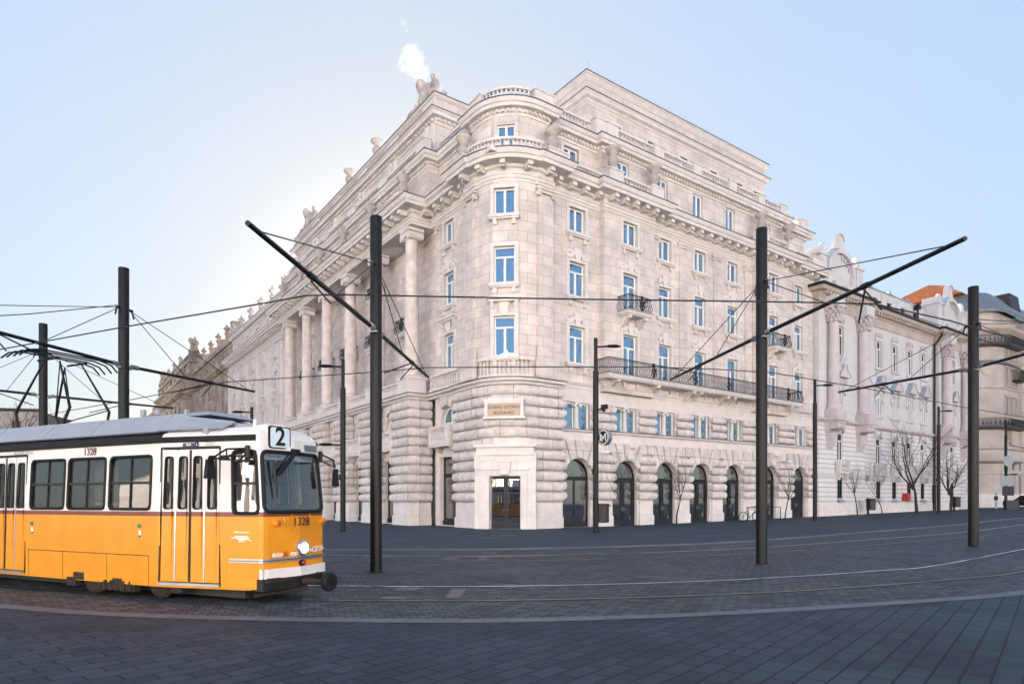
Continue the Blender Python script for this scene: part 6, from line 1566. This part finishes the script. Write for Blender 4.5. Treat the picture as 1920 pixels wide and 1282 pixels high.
def head_bits(o, c, f, skin=True):
    c = Vector(c); f = Vector(f)
    q = MB(); q.sphere(c, (.085, .078, .115), 14, 10); n = c+f*.085; q.sphere(n-Vector((0, 0, .01)), (.02, .016, .028), 8, 6)
    s = f.cross(Vector((0, 0, 1)))
    for k in (-1, 1): q.sphere(c+s*k*.082, (.02, .02, .035), 8, 6)
    h = q.build('head', M['skin'], o)
    q = MB(); q.sphere(c-f*.018+Vector((0, 0, .035)), (.095, .09, .10), 14, 10); q.build('hair', M['hair'], h)
    q = MB()
    for k in (-1, 1): q.sphere(c+f*.078+s*k*.03+Vector((0, 0, .015)), (.012, .012, .01), 8, 6)
    q.build('eyes', M['hair'], h); q = MB(); q.sphere(c+f*.078-Vector((0, 0, .05)), (.012, .025, .008), 8, 6); q.build('mouth', M['seat'], h)
TM = TR.matrix_world if False else Matrix.Translation(TR.location) @ Matrix.Rotation(TR.rotation_euler[2], 4, 'Z')
J = {'pelvis': (0, 0, 0), 'chest': (.03, 0, .42), 'neck': (.05, 0, .58), 'shl': (.03, .19, .50), 'ell': (.17, .25, .28), 'wrl': (.36, .16, .24), 'shr': (.03, -.19, .50), 'elr': (.17, -.25, .28), 'wrr': (.36, -.14, .24), 'hipl': (.06, .1, 0), 'knl': (.42, .12, .02), 'anl': (.44, .12, -.38), 'hipr': (.06, -.1, 0), 'knr': (.42, -.12, .02), 'anr': (.44, -.12, -.38)}
Bn = [('pelvis', 'chest'), ('chest', 'neck'), ('chest', 'shl'), ('shl', 'ell'), ('ell', 'wrl'), ('chest', 'shr'), ('shr', 'elr'), ('elr', 'wrr'), ('pelvis', 'hipl'), ('hipl', 'knl'), ('knl', 'anl'), ('pelvis', 'hipr'), ('hipr', 'knr'), ('knr', 'anr')]
Rd = dict(pelvis=.14, chest=(.15, .11), neck=.055, shl=.065, ell=.045, wrl=.035, shr=.065, elr=.045, wrr=.035, hipl=.09, knl=.06, anl=.045, hipr=.09, knr=.06, anr=.045)
loc = TM @ Vector((-.72, .86, 1.12))
dv = body_fig('person', loc, TR.rotation_euler[2], J, Bn, Rd, M['shirt'], 'driver in a pale blue shirt seated behind the tram windscreen')
head_bits(dv, (.07, 0, .76), (1, 0, 0))
def hand(o, w_, f, s):
    q = MB(); w_ = Vector(w_); q.sphere(w_+Vector((.05, 0, 0)), (.05, .038, .018), 10, 7)
    for k, l in enumerate((.055, .065, .06, .045)): y = -.028+k*.019; q.tube([w_+Vector((.085, y, 0)), w_+Vector((.085+l*.55, y, -.012)), w_+Vector((.085+l*.8, y, -.04))], [.010, .009, .007], 6)
    q.tube([w_+Vector((.03, s*.035, 0)), w_+Vector((.06, s*.065, -.01)), w_+Vector((.085, s*.07, -.03))], [.012, .010, .008], 6); q.build('hand', M['skin'], o)
hand(dv, J['wrl'], 1, -1); hand(dv, J['wrr'], 1, 1)
q = MB(); q.box(-1.0, -.6, .64, 1.08, 0.9, 1.0); q.box(-1.0, -.88, .64, 1.08, 1.0, 1.65); q.build('driver_seat', M['cloth'], TR, smooth=False)
wp = LC.location+Vector((-.35, 1.0, .02))
J2 = {'pelvis': (0, 0, .95), 'chest': (0, 0, 1.32), 'neck': (.02, 0, 1.5), 'shl': (0, .19, 1.42), 'ell': (-.05, .24, 1.14), 'wrl': (.08, .24, .92), 'shr': (0, -.19, 1.42), 'elr': (-.02, -.24, 1.14), 'wrr': (.12, -.24, .94), 'hipl': (0, .1, .92), 'knl': (.14, .1, .50), 'anl': (.08, .1, .08), 'tol': (.22, .1, .04), 'hipr': (0, -.1, .92), 'knr': (-.02, -.1, .50), 'anr': (-.2, -.1, .12), 'tor': (-.10, -.1, .04)}
Rd2 = dict(Rd, tol=.035, tor=.035)
pd_ = body_fig('person', wp, R(200), J2, Bn+[('anl', 'tol'), ('anr', 'tor')], Rd2, M['whitecloth'], 'pedestrian in pale clothes walking behind the rightmost lamp post')
head_bits(pd_, (.04, 0, 1.68), (1, 0, 0)); hand(pd_, J2['wrl'], 1, -1); hand(pd_, J2['wrr'], 1, 1)
q = MB(); q.lathe([(.19, 1.0), (.2, 1.2), (.21, 1.4), (.12, 1.5)], (0, 0, 0), 14); q.deform(lambda v: (v[0]*.75, v[1]*1.15, v[2])); q.build('jacket', M['cloth'], pd_)

# ---------------------------------------------------------------- bare trees
def bare_tree(p, h, r, lab, seed, spread=.42, depth=4, first=.42, cat='tree', group=None, pit=True):
    rnd = random.Random(seed); o = empty('bare_tree', p, rnd.uniform(0, 6)); tag(o, lab, cat, group)
    tk = MB(); br = MB()
    def grow(mb, a, d, l, r0, dep):
        pts = [a]; rs = [r0]; n = 3
        for k in range(n): d = (d+Vector((rnd.gauss(0, .12), rnd.gauss(0, .12), .05))).normalized(); a = a+d*l/n; pts.append(a); rs.append(r0*(1-.45*(k+1)/n))
        mb.tube(pts, rs, 6 if r0 > .02 else 4, caps=False)
        if dep == 0: return
        for k in range(rnd.choice((2, 3, 3))):
            t = rnd.uniform(.35, 1); i = min(n-1, int(t*n)); b = pts[i].lerp(pts[i+1], t*n-i)
            ax = Vector((rnd.gauss(0, 1), rnd.gauss(0, 1), 0)).normalized(); nd = (d*(1-spread)+ax*spread*1.3+Vector((0, 0, .25))).normalized()
            grow(br, b, nd, l*rnd.uniform(.55, .75), rs[i]*.48, dep-1)
        grow(br, pts[-1], d, l*.65, rs[-1], dep-1)
    grow(tk, Vector((0, 0, 0)), Vector((0, 0, 1)), h*first, r, 0)
    top = Vector(tk.v[-1]); top = sum((Vector(v) for v in tk.v[-6:]), Vector())/6
    for k in range(4):
        a = k*1.57+rnd.uniform(-.4, .4); grow(br, top-Vector((0, 0, h*.02*k)), Vector((math.cos(a)*spread*1.5, math.sin(a)*spread*1.5, 1)).normalized(), h*.27, r*.5, depth-1)
    grow(br, top, Vector((0, 0, 1)), h*.3, r*.55, depth-1)
    tk.build('trunk', M['bark'], o); br.build('crown', M['bark'], o)
    if pit: q = MB(); q.lathe([(.75, .012), (.7, .02), (.001, .02)], (0, 0, 0), 16); q.build('tree_pit', M['groove'], o)
    return o
TG = 'young bare trees along the pavement'
def tp(x, y): p = gp(x, y); return Vector((p.x, p.y, p.z+.045))
bare_tree(tp(1158, 991), 4.2, .04, 'thin bare young tree in front of the second arched door', 1, group=TG)
bare_tree(tp(1268, 985), 4.6, .06, 'leaning bare young tree in front of the pier after the third arch', 2, group=TG)
bare_tree(tp(1472, 976), 4.4, .055, 'small bare tree left of the solid dark door', 3, group=TG)
bare_tree(tp(1608, 966), 5.2, .065, 'bare young tree left of the litter bin at the white house', 4, group=TG)
bare_tree(tp(1655, 965), 4.6, .05, 'thin bare tree just right of the litter bin at the white house', 5, group=TG)
bare_tree(tp(1719, 963), 9.6, .17, 'largest bare tree, in front of the middle of the white house', 6, .5, 5, .3, group=TG)
bare_tree(tp(1783, 959), 7.0, .16, 'crooked bare tree right of the lamp at the white house', 8, .62, 4, .32, group=TG)
for i, (x, Y, h) in enumerate(((22, 72, 14), (62, 84, 14.5), (108, 92, 12.5))):
    p = at(x, 940, Y); p.z = -.02; bare_tree(p, h, .3, ['tall bare tree at the left edge in front of the distant house', 'bare tree behind the pantograph', 'bare tree crown just showing over the tram roof behind the second pole'][i], 20+i, .5, 5, .3, pit=False)

# ---------------------------------------------------------------- small street things
def bin_(p, lab):
    o = empty('litter_bin', p, ANG); tag(o, lab, 'litter bin', 'brown litter bins')
    q = MB(); q.box(-.62, -.5, -.08, .08, 0, 1.55); q.build('post', M['iron'], o, smooth=False)
    q = MB(); q.lathe([(.34, .42), (.40, .46), (.40, 1.42), (.36, 1.45)], (0, 0, 0), 22); q.build('body', M['brown'], o)
    q = MB(); q.lathe([(.43, 1.43), (.44, 1.5), (.40, 1.53), (.001, 1.53)], (0, 0, 0), 22); q.box(.3, .62, -.15, .15, 1.38, 1.44); q.build('lid', M['brown'], o)
bin_(tp(1129, 994), 'brown litter bin on a black post between the first two arches')
bin_(tp(1633, 965), 'brown litter bin on a black post between two thin trees at the white house'); bin_(tp(1793, 957), 'brown litter bin beside the crooked tree at the end of the white house')
def rack(p, lab):
    o = empty('bicycle_rack', p, R(16)); tag(o, lab, 'bicycle rack', 'black bicycle racks')
    q = MB(); q.tube([(-.55, 0, 0), (-.55, 0, 1.05), (.55, 0, 1.05), (.55, 0, 0)], .04, 8); q.build('hoop', M['iron'], o); q = MB(); q.lathe([(.1, 0), (.1, .015)], (-.55, 0, 0), 10); q.lathe([(.1, 0), (.1, .015)], (.55, 0, 0), 10); q.build('feet', M['iron'], o)
rack(tp(1414, 978), 'black bicycle rack holding the green bicycle'); rack(tp(1452, 976.5), 'empty black bicycle rack right of the second pole')
bk = empty('bicycle', tp(1404, 979)+Vector((0, -.25, 0)), R(12)); tag(bk, 'green bicycle parked against the black rack by the arched doors', 'bicycle')
for x in (-.56, .56):
    q = MB(); q.tube([(x+.36*math.cos(t*.2618), 0, .38+.36*math.sin(t*.2618)) for t in range(24)], .028, 6, close=True); wo = q.build('wheel', M['rubber'], bk); q = MB()
    for t in range(8): q.tube([(x, 0, .38), (x+.35*math.cos(t*.785), 0, .38+.35*math.sin(t*.785))], .005, 4)
    q.build('spokes', M['steel'], wo)
q = MB(); q.tube([(-.56, 0, .38), (-.18, 0, .95), (.38, 0, .92), (.46, 0, .75), (.56, 0, .38)], .022, 6); q.tube([(-.18, 0, .95), (-.04, 0, .34), (.42, 0, .82)], .025, 6); q.tube([(-.56, 0, .38), (-.04, 0, .34)], .016, 6); q.build('frame', M['green'], bk)
q = MB(); q.tube([(.38, 0, .9), (.36, 0, 1.12)], .018, 6); q.tube([(.25, .3, 1.12), (.40, .12, 1.15), (.40, -.12, 1.15), (.25, -.3, 1.12)], .018, 6); q.build('handlebar', M['iron'], bk)
q = MB(); q.tube([(-.18, 0, .95), (-.2, 0, 1.02)], .018, 6); q.sphere((-.22, 0, 1.05), (.15, .08, .04), 10, 6); q.build('saddle', M['iron'], bk)
q = MB(); q.lathe([(.1, -.02), (.1, .0)], (-.04, .04, .34), 14, 'y'); q.tube([(-.04, .06, .34), (.06, .06, .2), (.06, .14, .2)], .012, 5); q.tube([(-.04, -.06, .34), (-.14, -.06, .48), (-.14, -.14, .48)], .012, 5); q.build('crank', M['steel'], bk)
def vehicle(name, p, rz, prof, roof, wdt, m, lab, cat):
    o = empty(name, p, rz); tag(o, lab, cat)
    q = MB(); q.prism(prof, lambda u, v, d: (u, -wdt/2+d, v), 0, wdt); q.build('body', m, o, smooth=False)
    q = MB(); q.prism(roof, lambda u, v, d: (u, -wdt/2+.06+d, v), 0, wdt-.12); gl = q.build('windows', M['glassold'], o, smooth=False)
    q = MB(); xs_ = [u for u, v in roof]; zt = max(v for u, v in roof); tops = [u for u, v in roof if v > zt-.05]; q.box(min(tops)-.05, max(tops)+.05, -wdt/2+.04, wdt/2-.04, zt-.02, zt+.06); q.build('roof', m, o, smooth=False)
    L0, L1 = min(u for u, v in prof), max(u for u, v in prof)
    for x in (L0+.8, L1-.85):
        for y in (-wdt/2+.08, wdt/2-.08): q = MB(); q.lathe([(.12, -.1), (.33, -.1), (.33, .1), (.12, .1)], (x, y, .33), 20, 'y'); q.build('wheel', M['rubber'], o)
    for y in (-wdt/2+.3, wdt/2-.3): q = MB(); q.box(L1-.06, L1+.03, y-.18, y+.18, .62, .8); q.build('headlight', M['chrome'], o, smooth=False); q = MB(); q.box(L0-.03, L0+.06, y-.15, y+.15, .7, .95); q.build('tail_light', M['redlens'], o, smooth=False)
p = loc2w(73.2, 9); p.z = zg(p.x)+.0; vehicle('van', p, ANG+R(-92), [(-2.6, .35), (2.6, .35), (2.65, 1.0), (1.9, 1.25), (-2.6, 1.25)], [(-2.58, 1.25), (1.85, 1.25), (1.3, 2.3), (-2.55, 2.3)], 1.95, M['twhite'], 'white van parked in the side street behind the white house', 'van')
p = gp(1922, 956); p = Vector((p.x+.6, p.y, p.z+.0)); p.y = 76; p.x = (1926-960)/FPX*76; p.z = zg(p.x)+.05; vehicle('car', p, ANG+R(90), [(-2.1, .3), (2.1, .3), (2.15, .75), (1.2, .95), (-2.1, 1.0)], [(-1.9, .95), (1.1, .95), (.45, 1.45), (-1.4, 1.45)], 1.8, M['iron'], 'black car cut off by the right edge of the picture', 'car')

# ---------------------------------------------------------------- steam over the roofs
sm = MB(); rs = random.Random(5)
for k in range(90):
    t = rs.random(); x = 820-t*56+rs.gauss(0, 3+8*t); y = 166-t*56+rs.gauss(0, 3+7*t); r = (.45+.6*t)*rs.uniform(.4, 1)
    sm.sphere(at(x, y, 78+rs.gauss(0, .6)), r, 10, 7)
for x, y, r in ((752, 40, .4), (757, 47, .35), (765, 58, .3), (748, 38, .25)): sm.sphere(at(x, y, 78), r, 8, 6)
o = sm.build('steam', M['stone']); m_ = o.modifiers.new('fuse', 'REMESH'); m_.mode = 'VOXEL'; m_.voxel_size = .13
bpy.context.view_layer.update(); me = bpy.data.meshes.new_from_object(o.evaluated_get(bpy.context.evaluated_depsgraph_get())); o.modifiers.clear(); o.data = me
vm = bpy.data.materials.new('steam'); vm.use_nodes = True; t_ = vm.node_tree; t_.nodes.remove(t_.nodes['Principled BSDF'])
pv = t_.nodes.new('ShaderNodeVolumePrincipled'); pv.inputs['Color'].default_value = (1, 1, 1, 1); pv.inputs['Anisotropy'].default_value = .3
tc = t_.nodes.new('ShaderNodeTexCoord'); nz = t_.nodes.new('ShaderNodeTexNoise'); nz.inputs['Scale'].default_value = 1.5; nz.inputs['Detail'].default_value = 6; nz.inputs['Roughness'].default_value = .65; t_.links.new(tc.outputs['Object'], nz.inputs[0])
mr = t_.nodes.new('ShaderNodeMapRange'); mr.inputs['From Min'].default_value = .47; mr.inputs['From Max'].default_value = .66; mr.inputs['To Max'].default_value = .04; t_.links.new(nz.outputs['Fac'], mr.inputs[0]); t_.links.new(mr.outputs[0], pv.inputs['Density'])
t_.links.new(pv.outputs[0], t_.nodes['Material Output'].inputs['Volume']); me.materials.clear(); me.materials.append(vm)
tag(o, 'white puff of steam drifting above the roof statues', 'steam', kind='stuff')
